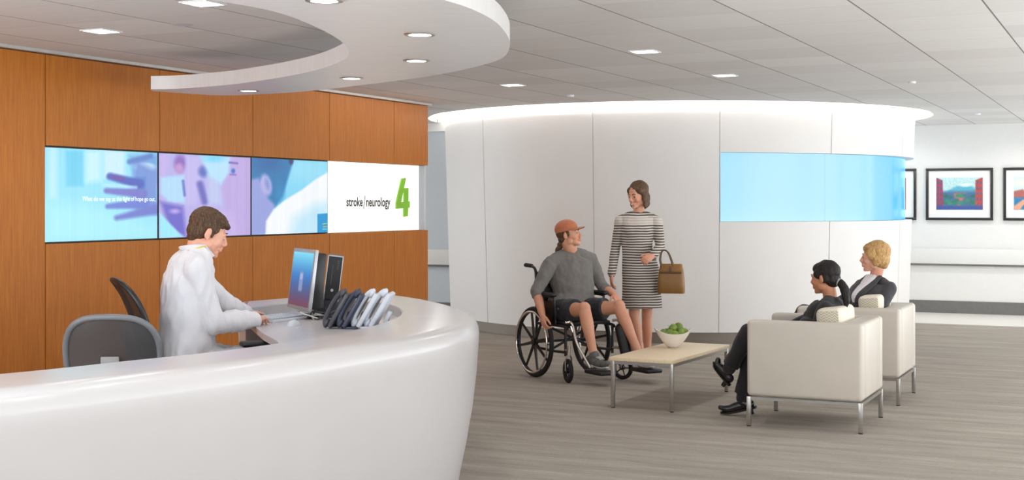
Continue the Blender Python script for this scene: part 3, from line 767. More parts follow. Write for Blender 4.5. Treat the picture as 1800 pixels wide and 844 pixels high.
def c_loc(nb): 
    return Vector((nb[0], nb[1], 0)) + Vector((-D2.x, -D2.y, 0))*.371 + Vector((D1.x, D1.y, 0))*.371
ch1 = lounge_chair(); ch1.location = c_loc((2.27, 8.778)); ch1['label'] = 'nearer cream leather lounge chair holding the dark haired woman with a ponytail'
ch2 = dup(ch1, c_loc((2.868, 10.01)), label='farther cream leather lounge chair holding the blonde woman in a blazer')
def back_pillow(ch, label, dx, dz, rot):
    t = thing('cushion', label, 'cushion', ch.location, CHF, 'cream back cushions on the lounge chairs')
    rt = Euler((0, R(rot), 0)).to_matrix(); bm = BM(); box(bm, (dx, 0, dz), (.17, .50, .34), rot=rt, bevel=.04, seg=5)
    obj('cushion_cover', bm, 'cream', t)
    bm = BM(); box(bm, (dx-.002, .2515, dz), (.135, .012, .305), rot=rt, bevel=.005); obj('chevron_side_panel', bm, 'chevron', t)
    bm = BM(); box(bm, (dx-.002, -.2515, dz), (.135, .012, .305), rot=rt, bevel=.005); obj('chevron_side_panel', bm, 'chevron', t)
back_pillow(ch1, 'cream cushion with chevron side behind the dark haired woman', -.142, .63, 4)
back_pillow(ch2, 'cream cushion with chevron side behind the blonde woman', -.142, .63, 4)

# ------------------------------------------------------------------ desk equipment
def monitor():
    c = D(532, 491, 8.08); nrm = Vector((-.90, -.435, 0)).normalized()   # screen faces the doctor
    ang = math.atan2(nrm.y, nrm.x); t = thing('computer_monitor', 'silver framed computer monitor with a blue screen facing the doctor', 'monitor', (c.x, c.y, ZW), ang)
    h = .365; w_ = .44; tilt = Euler((0, R(-7), 0)).to_matrix(); hc = c.z-ZW
    def tp(p): return tilt @ Vector(p) + Vector((0, 0, hc))
    bm = BM(); box(bm, (0,0,hc), (.02, w_, h), rot=tilt, bevel=.004); obj('bezel', bm, 'silver', t)
    bm = BM(); box(bm, tp((-.04, 0, 0)), (.06, w_-.03, h-.03), rot=tilt, bevel=.012); obj('housing', bm, 'black', t)
    def fn(s, q):
        P = Paint(s*100, (1-q)*100, (70,60,100)); 
        yy = (1-q)[:, None]; P.c = np.where(yy < .45, np.array([120,215,240])*(1-yy/.45)+np.array([20,120,200])*(yy/.45), np.array([20,120,200])*(1-(yy-.45)/.55)+np.array([112,60,86])*((yy-.45)/.55))
        P.poly([(42,36),(60,36),(60,72),(42,72)], (128,150,200), 2); P.poly([(45,40),(57,40),(57,50),(45,50)], (170,180,220), 1); return P.c
    hw, hh = w_/2-.02, h/2-.022
    picture('display', fn, [tp((.0108, -hw, -hh)), tp((.0108, hw, -hh)), tp((.0108, -hw, hh))], 60, 50, M['screen'], t)
    bm = BM(); box(bm, (-.1, 0, .008), (.24, .26, .016), bevel=.005); box(bm, (-.1, 0, hc*.5), (.03, .1, hc)); obj('stand', bm, 'black', t)
monitor()
def tower():
    c = D(586, 489, 8.38); n_ = Vector((.14, -1, 0)).normalized(); ang = math.atan2(n_.y, n_.x)+PI/2
    t = thing('desktop_computer', 'slim black desktop computer with silver edges standing behind the monitor', 'computer', (c.x, c.y, ZW), ang)
    tl = Euler((0, R(7), 0)).to_matrix(); h = .275; hc = c.z-ZW
    def tp(p): return tl @ Vector(p) + Vector((0, 0, hc))
    bm = BM(); box(bm, tp((0, .17, 0)), (.09, .33, h), rot=tl, bevel=.004); obj('case', bm, 'black', t)
    bm = BM()
    for s in (-1, 1): box(bm, tp((s*.045, .0, 0)), (.006, .03, h+.006), rot=tl)
    box(bm, tp((0, 0, h/2)), (.09, .03, .006), rot=tl); obj('silver_edging', bm, 'silver', t)
    bm = BM(); box(bm, tp((0, -.003, 0)), (.078, .02, h-.01), rot=tl); obj('front_panel', bm, 'black', t)
    bm = BM()
    for k in range(5): box(bm, tp((.02, -.0145, .06-.0*k+.012*k)), (.012, .004, .007), rot=tl)
    box(bm, tp((-.012, -.0145, .02)), (.006, .004, .12), rot=tl); obj('ports', bm, 'charcoal', t)
    bm = BM(); disc(bm, [(.009, -.002), (.009, .002)], 18, Matrix.Translation(tp((.0, -.0145, -.075))) @ Matrix.Rotation(PI/2, 4, 'X')); obj('round_emblem', bm, 'silver', t)
    bm = BM(); box(bm, (0, .17, .05), (.14, .3, .1 if hc > .15 else .05), bevel=.003); box(bm, (0, .17, .006), (.2, .34, .012), bevel=.003); obj('stand', bm, 'charcoal', t)
tower()
def card_box():
    c = G(570, 545, ZW); t = thing('small_box', 'small brown box among the cables below the black computer', 'box', (c.x, c.y, ZW), R(-8))
    bm = BM(); box(bm, (0, .0, .03), (.1, .06, .06), bevel=.002); obj('box_body', bm, 'brown_box', t)
    bm = BM(); box(bm, (0, 0, .062), (.104, .064, .008), bevel=.002); obj('lid', bm, 'brown_box', t)
card_box()
def phone(px, Y, label, body, hand, disp, lean=62, rz=0):
    X = (px-900)/F*Y; t = thing('desk_phone', label, 'telephone', (X, Y, ZW), R(rz), 'desk phones in a row behind the rim')
    rt = Euler((0, R(-lean), 0)).to_matrix()      # front face looks to -x and up
    def tp(p): return rt @ Vector(p) + Vector((0, 0, .012))
    bm = BM(); box(bm, tp((.10, 0, .0)), (.21, .19, .026), rot=rt, bevel=.009, seg=3); obj('body', bm, body, t)
    bm = BM(); 
    box(bm, (.078, 0, .045), (.02, .05, .09), rot=Euler((0, R(22), 0)).to_matrix(), bevel=.003)
    box(bm, (.035, 0, .006), (.075, .17, .012), bevel=.004); obj('stand', bm, body, t)
    bm = BM(); box(bm, tp((.155, .03, .0145)), (.06, .1, .006), rot=rt, bevel=.002); obj('display', bm, disp, t)
    bm = BM()
    for i in range(4):
        for j in range(3): box(bm, tp((.03+.02*i, .0+.024*j, .016)), (.013, .016, .006), rot=rt, bevel=.0015, seg=1)
    obj('keypad', bm, 'lightgrey' if body in ('navy', 'charcoal') else 'charcoal', t)
    bm = BM(); y = -.068
    sweep(bm, [tp((.0, y, .03)), tp((.03, y, .045)), tp((.1, y, .05)), tp((.17, y, .045)), tp((.2, y, .03))], [.017, .014, .0125, .014, .017], 12, side=(0,1,0), ratio=1.35)
    ell(bm, tp((.005, y, .026)), (.028, .027, .016), rt); ell(bm, tp((.195, y, .026)), (.028, .027, .016), rt); obj('handset', bm, hand, t)
phone(588, 7.40, 'dark phone with thick black handset nearest the monitor', 'charcoal', 'charcoal', 'lightgrey', 60, -12)
phone(611, 7.38, 'dark blue grey phone, second from the monitor in the row', 'navy', 'navy', 'charcoal', 60, -8)
phone(635, 7.4, 'pale grey phone with dark display, third from the monitor', 'lightgrey', 'lightgrey', 'charcoal', 60, -6)
phone(656, 7.42, 'pale grey phone at the end of the row, farthest from the monitor', 'lightgrey', 'lightgrey', 'navy', 60, -4)
def keyboard():
    c = G(503, 562, ZW); t = thing('keyboard', 'light grey keyboard under the hands of the doctor', 'keyboard', (c.x, c.y, ZW), R(62))
    rt = Euler((R(4), 0, 0)).to_matrix()
    bm = BM(); box(bm, (0, 0, .012), (.43, .15, .018), rot=rt, bevel=.005); obj('keyboard_body', bm, 'lightgrey', t)
    bm = BM()
    for i in range(18):
        for j in range(5): box(bm, (-.2+.0235*i, -.052+.026*j, .0235+.0018*j), (.019, .021, .006), bevel=.002, seg=1)
    o = obj('keys', bm, 'lightgrey', t)
keyboard()
def mouse():
    c = G(516, 573, ZW); t = thing('computer_mouse', 'light grey mouse beside the keyboard', 'mouse', (c.x, c.y, ZW), R(70))
    bm = BM(); vs = ell(bm, (0, 0, .0), (.056, .031, .034))
    for v in vs: v.co.z = max(v.co.z, .0)
    obj('shell', bm, 'lightgrey', t); bm = BM(); box(bm, (.035, 0, .029), (.016, .005, .006), bevel=.002); obj('scroll_wheel', bm, 'charcoal', t)
mouse()
def cable(px, mat, label):
    rs2 = random.Random(px); c = G(px, 560, ZW); pts = []
    for k in range(9): pts.append(Vector((c.x+rs2.uniform(-.09, .09), c.y+rs2.uniform(-.14, .14), ZW+.006+rs2.uniform(0, .05)*(k % 2))))
    bm = BM(); pipe(bm, [p-Vector((c.x, c.y, ZW)) for p in pts], .004, 8, 8); o = obj('cable', bm, mat, loc=(c.x, c.y, ZW)); tag(o, label, 'cable', 'cables between monitor and phones')
cable(558, 'black', 'tangled black cable between the monitor and the phones'); cable(554, 'cable_w', 'tangled white cable between the monitor and the phones'); cable(565, 'charcoal', 'grey cable loops next to the small brown box')
# ------------------------------------------------------------------ people
import mathutils.noise as mn
def skin_mat(name, c, red):
    m = NT(name); v = m.coords(); f = m.noise(v, 9, 2)
    m.base(m.ramp(f, [(.2, c), (.95, red)])); m.p.inputs['Roughness'].default_value = .5
    m.p.inputs['Subsurface Weight'].default_value = .12; m.p.inputs['Subsurface Radius'].default_value = (.02, .008, .004); m.p.inputs['Subsurface Scale'].default_value = .4
    return m.m
M['skin_fair'] = skin_mat('fair_skin', rgb(226,172,146), rgb(218,152,128))
M['skin_warm'] = skin_mat('warm_skin', rgb(214,158,128), rgb(202,138,110))
M['skin_tan'] = skin_mat('tan_skin', rgb(196,138,104), rgb(184,122,90))
def hair_mat(name, a, b, c, scale=(60, 60, 8)):
    m = NT(name); v = m.coords(scale); f = m.noise(v, 3, 4, .6); m.base(m.ramp(f, [(.3, a), (.52, b), (.72, c)]))
    m.p.inputs['Roughness'].default_value = .5; m.p.inputs['Specular IOR Level'].default_value = .3; m.bump(f, .8, .008); return m.m
M['hair_brown'] = hair_mat('brown_hair', rgb(48,34,24), rgb(84,60,42), rgb(128,98,70))
M['hair_mid'] = hair_mat('chestnut_hair', rgb(60,44,32), rgb(96,72,52), rgb(134,104,78))
M['hair_dark'] = hair_mat('dark_hair', rgb(18,14,13), rgb(28,22,20), rgb(54,42,38))
M['hair_blond'] = hair_mat('blond_hair', rgb(150,108,60), rgb(196,154,98), rgb(232,200,148))
M['eye_white'] = plain('eye_white', rgb(186,176,168), .2, var=.01); M['iris'] = plain('dark_iris', rgb(40,30,26), .2)
M['lips'] = plain('lips', rgb(188,112,100), .4)
M['teeth'] = plain('teeth', rgb(240,236,228), .3, var=.01)
def cloth(name, c, bump=.15, rough=.85, scale=120, var=.1): return plain(name, c, rough, var=var, scale=scale, bump=bump, sheen=.15)
M['coat'] = cloth('white_coat_cotton', rgb(210,209,214), .05, .8, var=.015)
M['sweater'] = cloth('grey_sweater_knit', rgb(112,108,104), .2, var=.1)
M['shorts'] = cloth('black_shorts', rgb(34,36,42)); M['blazer'] = cloth('charcoal_blazer', rgb(58,56,60), .12, scale=200)
M['blacktop'] = cloth('black_knit_top', rgb(24,23,25)); M['trousers'] = cloth('dark_trousers', rgb(34,29,33)); M['shirt_w'] = cloth('white_shirt', rgb(226,222,228), .05)
M['cap'] = cloth('rust_orange_cap_cloth', rgb(184,110,76), .15, scale=60); M['yellow'] = plain('yellow_lanyard', rgb(206,180,60), .6)
M['shoe_black'] = plain('black_shoe_leather', rgb(22,20,20), .25, coat=.3); M['sneaker'] = plain('grey_sneaker_mesh', rgb(98,100,96), .7, var=.35, scale=40)
M['sole_w'] = plain('pale_shoe_sole', rgb(196,194,188), .6); M['bag'] = plain('brown_bag_leather', rgb(134,94,42), .4, var=.12, scale=10, bump=.1); M['bag_dark'] = plain('brown_bag_handle', rgb(92,62,34), .4)
def stripes():
    m = NT('striped_knit'); tc = m.add('ShaderNodeTexCoord'); sp = m.add('ShaderNodeSeparateXYZ'); m.link(tc.outputs['Object'], sp.inputs['Vector'])
    nzn = m.noise(tc.outputs['Object'], 5, 2); ma = m.add('ShaderNodeMath', operation='MULTIPLY_ADD'); ma.inputs[1].default_value = .02; m.link(nzn, ma.inputs[0]); m.link(sp.outputs['Z'], ma.inputs[2])
    pp = m.add('ShaderNodeMath', operation='PINGPONG'); pp.inputs[1].default_value = .0119; m.link(ma.outputs[0], pp.inputs[0])
    mr = m.add('ShaderNodeMapRange'); mr.inputs['From Min'].default_value = .0052; mr.inputs['From Max'].default_value = .0072; m.link(pp.outputs[0], mr.inputs['Value'])
    c = m.ramp(mr.outputs['Result'], [(0, rgb(78,69,64)), (1, rgb(208,200,190))])
    g1 = m.add('ShaderNodeMath', operation='COMPARE'); g1.inputs[1].default_value = 1.345; g1.inputs[2].default_value = .032; m.link(sp.outputs['Z'], g1.inputs[0])
    g2 = m.add('ShaderNodeMath', operation='MULTIPLY'); g2.inputs[1].default_value = .75; m.link(g1.outputs[0], g2.inputs[0])
    mx = m.add('ShaderNodeMix', data_type='RGBA'); m.link(g2.outputs[0], mx.inputs['Factor']); m.link(c, mx.inputs[6]); mx.inputs[7].default_value = rgb(206,196,186)
    m.base(mx.outputs[2]); m.p.inputs['Roughness'].default_value = .85; return m.m
M['stripes'] = stripes()

def merge(dst, src, mat=None):
    if mat is not None: src.transform(mat)
    me = bpy.data.meshes.new('tmp'); src.to_mesh(me); src.free(); dst.from_mesh(me); bpy.data.meshes.remove(me)
def remesh(name, bm, voxel, smooth=3, wrinkle=0, wscale=(9, 9, 9), fac=.5):
    bmesh.ops.recalc_face_normals(bm, faces=bm.faces[:])
    me = bpy.data.meshes.new(name); bm.to_mesh(me); bm.free()
    o = bpy.data.objects.new(name, me); COL.objects.link(o)
    r = o.modifiers.new('r', 'REMESH'); r.mode = 'VOXEL'; r.voxel_size = voxel; r.use_smooth_shade = True
    if smooth: s = o.modifiers.new('s', 'SMOOTH'); s.factor = fac; s.iterations = smooth
    bpy.context.view_layer.update(); dg = bpy.context.evaluated_depsgraph_get()
    out = bpy.data.meshes.new_from_object(o.evaluated_get(dg)); bpy.data.objects.remove(o); bpy.data.meshes.remove(me)
    if wrinkle:
        nr = [v.normal.copy() for v in out.vertices]
        for v, nn in zip(out.vertices, nr):
            p = v.co; q = Vector((p.x*wscale[0], p.y*wscale[1], p.z*wscale[2]))
            v.co = p + nn*(wrinkle*(.35+mn.noise(q)*.8 + .45*mn.noise(q*2.3) - .5*abs(mn.noise(q*1.3+Vector((7,3,1)))) ))
    for p in out.polygons: p.use_smooth = True
    out.name = name; return out
def frame_of(origin, fwd, up=(0,0,1), scale=1.0):
    f = Vector(fwd).normalized(); u = Vector(up); l = u.cross(f).normalized(); u = f.cross(l).normalized()
    m = Matrix(((f.x, l.x, u.x, 0), (f.y, l.y, u.y, 0), (f.z, l.z, u.z, 0), (0,0,0,1)))
    return Matrix.Translation(origin) @ m @ Matrix.Scale(scale, 4)
def head_shape(fem=False):
    b = BM(); k = .93 if fem else 1.0
    ell(b, (-.014,0,.036), (.094,.076,.083)); ell(b, (.03,0,-.01), (.060,.064,.085)); ell(b, (.03,0,-.055), (.052,.052*k,.052))
    ell(b, (.052,0,-.088), (.034,.034*k,.026)); ell(b, (.073,0,-.101), (.016,.02*k,.014))
    for s in (-1, 1):
        ell(b, (.004,s*.05*k,-.062), (.032,.016,.03)); ell(b, (.050,s*.036,-.034), (.029,.024,.028)); ell(b, (.077,s*.026,.02), (.014,.026,.009))
        ell(b, (-.012,s*.079,-.008), (.019,.008,.031), Euler((0, R(12), R(-18*s))).to_matrix()); ell(b, (-.006,s*.076,-.03), (.011,.007,.012))
        ell(b, (.077,s*.032,.0075), (.0105,.0175,.006)); ell(b, (.074,s*.032,-.0145), (.010,.016,.005)); ell(b, (.096,s*.011,-.036), (.011,.0085,.009))
    sweep(b, [(.082,0,.016),(.095,0,-.008),(.1055,0,-.029)], [.009,.0095,.0115], 12, side=(0,1,0))
    sweep(b, [(.092,0,-.037),(.0935,0,-.052)], [.009,.008], 10)
    sweep(b, [(.082,-.026,-.064),(.094,-.010,-.0605),(.0955,0,-.0615),(.094,.010,-.0605),(.082,.026,-.064)], [.003,.0045,.0045,.0045,.003], 10)
    sweep(b, [(.082,-.023,-.067),(.092,-.008,-.0725),(.0935,0,-.073),(.092,.008,-.0725),(.082,.023,-.067)], [.003,.005,.0055,.005,.003], 10)
    return b
def face_parts(par, Mh, org, smile=False, lips='lips', brow='hair_brown', down=None):
    def loc(bm): bm.transform(Matrix.Translation(-org) @ Mh); return bm
    for s in (-1, 1):
        bm = BM(); ell(bm, (.0725,s*.032,-.002), (.0125,.0135,.0105), seg=16, rings=10); e = obj('eye', loc(bm), down or 'eye_white', par)
        if down: bm = BM(); sweep(bm, [(.080,s*.022,-.008),(.086,s*.032,-.011),(.079,s*.043,-.008)], [.0012,.0016,.0012], 6); obj('eyelashes', loc(bm), 'hair_dark', e)
        if down: bm = BM(); sweep(bm, [(.089,s*.014,.021),(.089,s*.03,.027),(.079,s*.047,.022)], [.0025,.0035,.002], 8); obj('eyebrow', loc(bm), brow, par); continue
        bm = BM(); ell(bm, (.0838,s*.0325,-.003), (.0028,.0068,.0068), seg=12, rings=8); obj('iris', loc(bm), 'iris', e)
        bm = BM(); sweep(bm, [(.089,s*.014,.021),(.089,s*.03,.027),(.079,s*.047,.022)], [.0025,.0035,.002], 8, side=(0,0,1), ratio=1.2); obj('eyebrow', loc(bm), brow, par)
    bm = BM(); sweep(bm, [(.0845,-.021,-.0645),(.0955,-.009,-.0615),(.0965,0,-.0625),(.0955,.009,-.0615),(.0845,.021,-.0645)], [.002,.003,.003,.003,.002], 8)
    sweep(bm, [(.0845,-.019,-.0675),(.094,-.008,-.0725),(.0948,0,-.073),(.094,.008,-.0725),(.0845,.019,-.0675)], [.002,.0035,.0038,.0035,.002], 8); obj('lips', loc(bm), lips, par)
    if smile:
        bm = BM(); sweep(bm, [(.089,-.016,-.0665),(.0985,0,-.0675),(.089,.016,-.0665)], [.0022,.0034,.0022], 8); obj('teeth', loc(bm), 'teeth', par)
def hand_shape(side=1, curl=25, spread=3, thumb=35):
    """x along the fingers, z out of the back of the hand, thumb towards +y*side"""
    b = BM()
    sweep(b, [(-.02,0,0),(.015,0,0),(.05,0,0),(.082,0,-.003)], [.021,.018,.0165,.0125], 14, side=(0,1,0), ratio=[1.25,1.75,2.35,2.9])
    for y, L, r, a in ((.031,.072,.0088,spread*1.5),(.0105,.080,.009,spread*.4),(-.0105,.074,.0086,-spread*.6),(-.030,.058,.0076,-spread*1.8)):
        y *= side; a *= side; p = Vector((.078,y,-.002)); pts = [p-Vector((.02,0,0)), p]; d = 0
        for f, c in ((.45,.7),(.30,1.0),(.25,.7)):
            d += R(curl*c*1.2); p = p + Vector((math.cos(d)*math.cos(R(a)), math.cos(d)*math.sin(R(a)), -math.sin(d)))*L*f; pts.append(p)
        sweep(b, pts, [r,r,r*.97,r*.9,r*.78], 10, n=3)
    t = R(thumb); pts = [Vector((.012,.02*side,-.006)), Vector((.036,.042*side,-.012))]
    pts.append(pts[-1]+Vector((math.cos(t)*.034, math.sin(t)*.034*side*.8, -.008))); pts.append(pts[-1]+Vector((math.cos(t*.5)*.028, math.sin(t*.4)*.028*side, -.009)))
    sweep(b, pts, [.014,.0125,.010,.0085], 10, n=4)
    return b
def arm(bm, S, E, W, k=1.0, add=0.0, end=1.0):
    S, E, W = Vector(S), Vector(E), Vector(W)
    sweep(bm, [S, S.lerp(E,.35), S.lerp(E,.8), E], [(.056*k+add), (.050*k+add), (.041*k+add), (.040*k+add)], 16)
    Q = E.lerp(W, end); sweep(bm, [E, E.lerp(Q,.3), E.lerp(Q,.75), Q], [.039*k+add, .041*k+add, .033*k*(1 if end == 1 else 1.1)+add, (.026 if end == 1 else .036)*k+add], 16)
def yoke(bm, N, S1, S2, k=1.0, add=0.0):
    N = Vector(N)
    for S in (S1, S2):
        S = Vector(S); sweep(bm, [N-Vector((0,0,.012)), N.lerp(S,.5)+Vector((0,0,.004)), S+Vector((0,0,.006))], [.046*k+add,.052*k+add,.050*k+add], 14)
def leg(bm, H, K, A, k=1.0, add=0.0):
    H, K, A = Vector(H), Vector(K), Vector(A)
    sweep(bm, [H, H.lerp(K,.4), H.lerp(K,.85), K], [.088*k+add, .076*k+add, .058*k+add, .056*k+add], 18)
    fr = (K-A).normalized(); sweep(bm, [K, K.lerp(A,.28), K.lerp(A,.7), A], [.054*k+add, .056*k+add, .040*k+add, .035*k+add], 16)
def foot(bm, A, T, k=1.0):
    A, T = Vector(A), Vector(T); d = (T-A).normalized(); sd = d.cross(Vector((0,0,1))).normalized(); up = sd.cross(d).normalized()
    sweep(bm, [A+up*.01, A-up*.034-d*.008, A.lerp(T,.3)-up*.044, A.lerp(T,.72)-up*.036], [.031*k,.029*k,.023*k,.014*k], 14, side=sd, ratio=[1,1,1.15,1.4])
def shoe(A, T, k=1.0, low=.0, heel=0.0, sole='rubber'):
    """returns upper and sole meshes; A ankle, T toe tip, both at shoe height"""
    A, T = Vector(A), Vector(T); d = (T-A).normalized(); sd = d.cross(Vector((0,0,1))).normalized(); up = sd.cross(d).normalized()
    b = BM(); H = A-d*.045*k-up*.045
    sweep(b, [H, A.lerp(T,.25)-up*.035, A.lerp(T,.65)-up*.028, T-d*.02], [.040*k,.041*k,.034*k,.022*k], 16, side=sd, ratio=[.86,.92,1.25,1.4])
    sweep(b, [A+up*.012, A-up*.03], [.040*k,.042*k], 14)
    s = BM(); c = [H-up*.034-d*.03, A.lerp(T,.3)-up*.066, A.lerp(T,.7)-up*.052, T-d*.012-up*.036]
    sweep(s, c, [.012,.012,.011,.010], 12, side=sd, ratio=[2.9,2.9,3.9,2.4])
    if heel: sweep(s, [H-up*.04, H-up*(.04+heel)], [.02,.014], 10, caps=False)
    return b, s
def torso(bm, pts, rads, rats, side, caps=False): sweep(bm, pts, rads, 28, side=side, ratio=rats, n=6, caps=caps)
class Person:
    def __init__(s, base, label, skin, cat='person'):
        s.base = Vector(base); s.bm = BM(); s.label = label; s.skin = skin
    def body(s, voxel=.0045):
        s.bm.transform(Matrix.Translation(-s.base)); me = remesh('person', s.bm, voxel, 4, fac=.5)
        s.o = obj('person', me, s.skin, loc=s.base); tag(s.o, s.label, 'person'); return s.o
    def wear(s, name, bm, mat, voxel=.006, smooth=4, wr=.004, ws=(9,9,9), label=None, parent=None):
        bm.transform(Matrix.Translation(-s.base)); me = remesh(name, bm, voxel, smooth, wr, ws)
        o = obj(name, me, mat, parent or s.o)
        if label: o['label'] = label
        return o
    def raw(s, name, bm, mat, label=None, parent=None):
        bm.transform(Matrix.Translation(-s.base)); o = obj(name, bm, mat, parent or s.o)
        if label: o['label'] = label
        return o
def place_hand(bm, W, fwd, back, side, scale=1.0, **kw):
    h = hand_shape(side, **kw); merge(bm, h, frame_of(Vector(W), fwd, back, scale))

# ------------------------------------------------------------------ doctor at the desk
def doctor():
    hd = Vector((.86, .51, 0)).normalized(); lf = Vector((-hd.y, hd.x, 0))
    P = Person((-1.70, 7.27, 0), 'brown haired man in a white coat seated at the reception desk, typing', 'skin_fair'); b = P.bm
    pel = Vector((-1.74, 7.24, .66)); wai = Vector((-1.745, 7.235, .85)); che = Vector((-1.745, 7.265, 1.04)); upc = Vector((-1.725, 7.29, 1.16)); nkb = Vector((-1.695, 7.31, 1.245))
    hc = D(366, 409, 7.33); fw = Vector((.90, .38, -.36)).normalized(); Mh = frame_of(hc, fw, (0,0,1), 1.04)
    rs_, re, rw = Vector((-1.67, 7.15, 1.145)), D(375, 569, 7.16), D(447, 563, 7.47)
    ls, le, lw_ = Vector((-1.81, 7.43, 1.145)), Vector((-1.62, 7.62, .93)), D(428, 552, 7.86)
    torso(b, [pel, wai, che, upc, nkb], [.12,.115,.118,.095,.055], [1.35,1.3,1.4,1.65,1.1], lf, True)
    sweep(b, [nkb, Mh @ Vector((-.03, 0, -.07)), Mh @ Vector((-.01, 0, -.03))], [.06,.057,.055], 16)
    merge(b, head_shape(), Mh)
    yoke(b, nkb, rs_, ls); arm(b, rs_, re, rw, 1.05); arm(b, ls, le, lw_, 1.05)
    hk, hk2 = pel-lf*.1-Vector((0,0,.04)), pel+lf*.1-Vector((0,0,.04)); k1, k2 = hk+hd*.43, hk2+hd*.43
    a1, a2 = k1+hd*.02-Vector((0,0,.46)), k2+hd*.02-Vector((0,0,.46))
    leg(b, hk, k1, a1); leg(b, hk2, k2, a2); foot(b, a1, a1+hd*.17-Vector((0,0,.05))); foot(b, a2, a2+hd*.17-Vector((0,0,.05)))
    place_hand(b, rw, D(480, 549, 7.72)-rw+Vector((0,0,.0)), (0,0,1), 1, 1.0, curl=22); place_hand(b, lw_, D(470, 545, 7.98)-lw_, (0,0,1), -1, 1.0, curl=22)
    P.body()
    # hair
    h = BM(); 
    ell(h, (-.022,0,.046), (.097,.083,.085)); ell(h, (-.05,0,-.005), (.062,.074,.062)); ell(h, (.035,0,.075), (.052,.066,.038), Euler((0,R(24),0)).to_matrix()); ell(h, (.068,0,.068), (.034,.056,.018), Euler((0,R(28),0)).to_matrix())
    for s in (-1,1): ell(h, (.012,s*.066,.03), (.03,.016,.03)); ell(h, (.012,s*.070,.0), (.010,.008,.026)); 
    ell(h, (-.068,0,-.045), (.03,.055,.03))
    h.transform(Mh); P.wear('hair', h, 'hair_brown', .004, 4, .0028, (30,30,70))
    face_parts(P.o, Mh, P.base, down='skin_fair')
    # coat
    c = BM()
    torso(c, [pel-Vector((0,0,.0))-hd*.01, wai, che, upc, nkb-Vector((0,0,.012))], [.150,.134,.132,.112,.072], [1.3,1.28,1.4,1.6,1.15], lf)
    yoke(c, nkb-Vector((0,0,.012)), rs_, ls, 1.06, .016); arm(c, rs_, re, rw, 1.1, .012, .93); arm(c, ls, le, lw_, 1.12, .014, .93)
    sweep(c, [rw.lerp(re,.18), rw.lerp(re,.04)], [.045,.05], 16, caps=False); sweep(c, [rs_, rs_.lerp(re,.5), re], [.07,.064,.058], 16)
    sweep(c, [hk, hk.lerp(k1,.5), hk.lerp(k1,.72)], [.12,.10,.085], 18); sweep(c, [hk2, hk2.lerp(k2,.5), hk2.lerp(k2,.72)], [.12,.10,.085], 18)
    coat = P.wear('white_coat', c, 'coat', .006, 3, .016, (13,13,6))
    t = BM()
    for H, K, A in ((hk, k1, a1), (hk2, k2, a2)): leg(t, H, K, A+Vector((0,0,.04)), 1.0, .014)
    P.wear('trousers', t, 'trousers', .008, 3, .004)
    for A in (a1, a2): u, s = shoe(A, A+hd*.19-Vector((0,0,.03))); sh = P.raw('shoe', u, 'shoe_black'); P.raw('sole', s, 'rubber', parent=sh)
    # collar ring standing around the neck
    col = BM(); ax = (Mh @ Vector((-.03,0,-.09))-nkb).normalized(); N = 28; rows = []
    mt_ = frame_of(nkb-ax*.012, hd-ax*hd.dot(ax), ax)
    for j in range(N+1):
        a = R(74)+ (2*PI-R(148))*j/N; ca, sa = math.cos(a), math.sin(a); back = (1-ca)/2
        rows.append([col.verts.new(mt_ @ Vector((r_*ca*1.05, r_*sa, z_))) for r_, z_ in ((.088,-.04-.02*(1-back)),(.078,-.010+.100*back),(.073,-.008+.100*back),(.068,-.03))])
    for p, q in zip(rows, rows[1:]):
        for j in range(3): col.faces.new((p[j], q[j], q[j+1], p[j+1]))
    P.raw('collar', col, 'coat', parent=coat)
    ly = BM(); pts = []
    for j in range(15):
        a = R(84)+(2*PI-R(168))*j/14; back = (1-math.cos(a))/2; pts.append(mt_ @ Vector(((.0865)*math.cos(a)*1.05, .0865*math.sin(a), -.014+.066*back)))
    sweep(ly, pts, .0035, 8, side=ax, ratio=2.2, n=3); P.raw('lanyard', ly, 'yellow')
doctor()

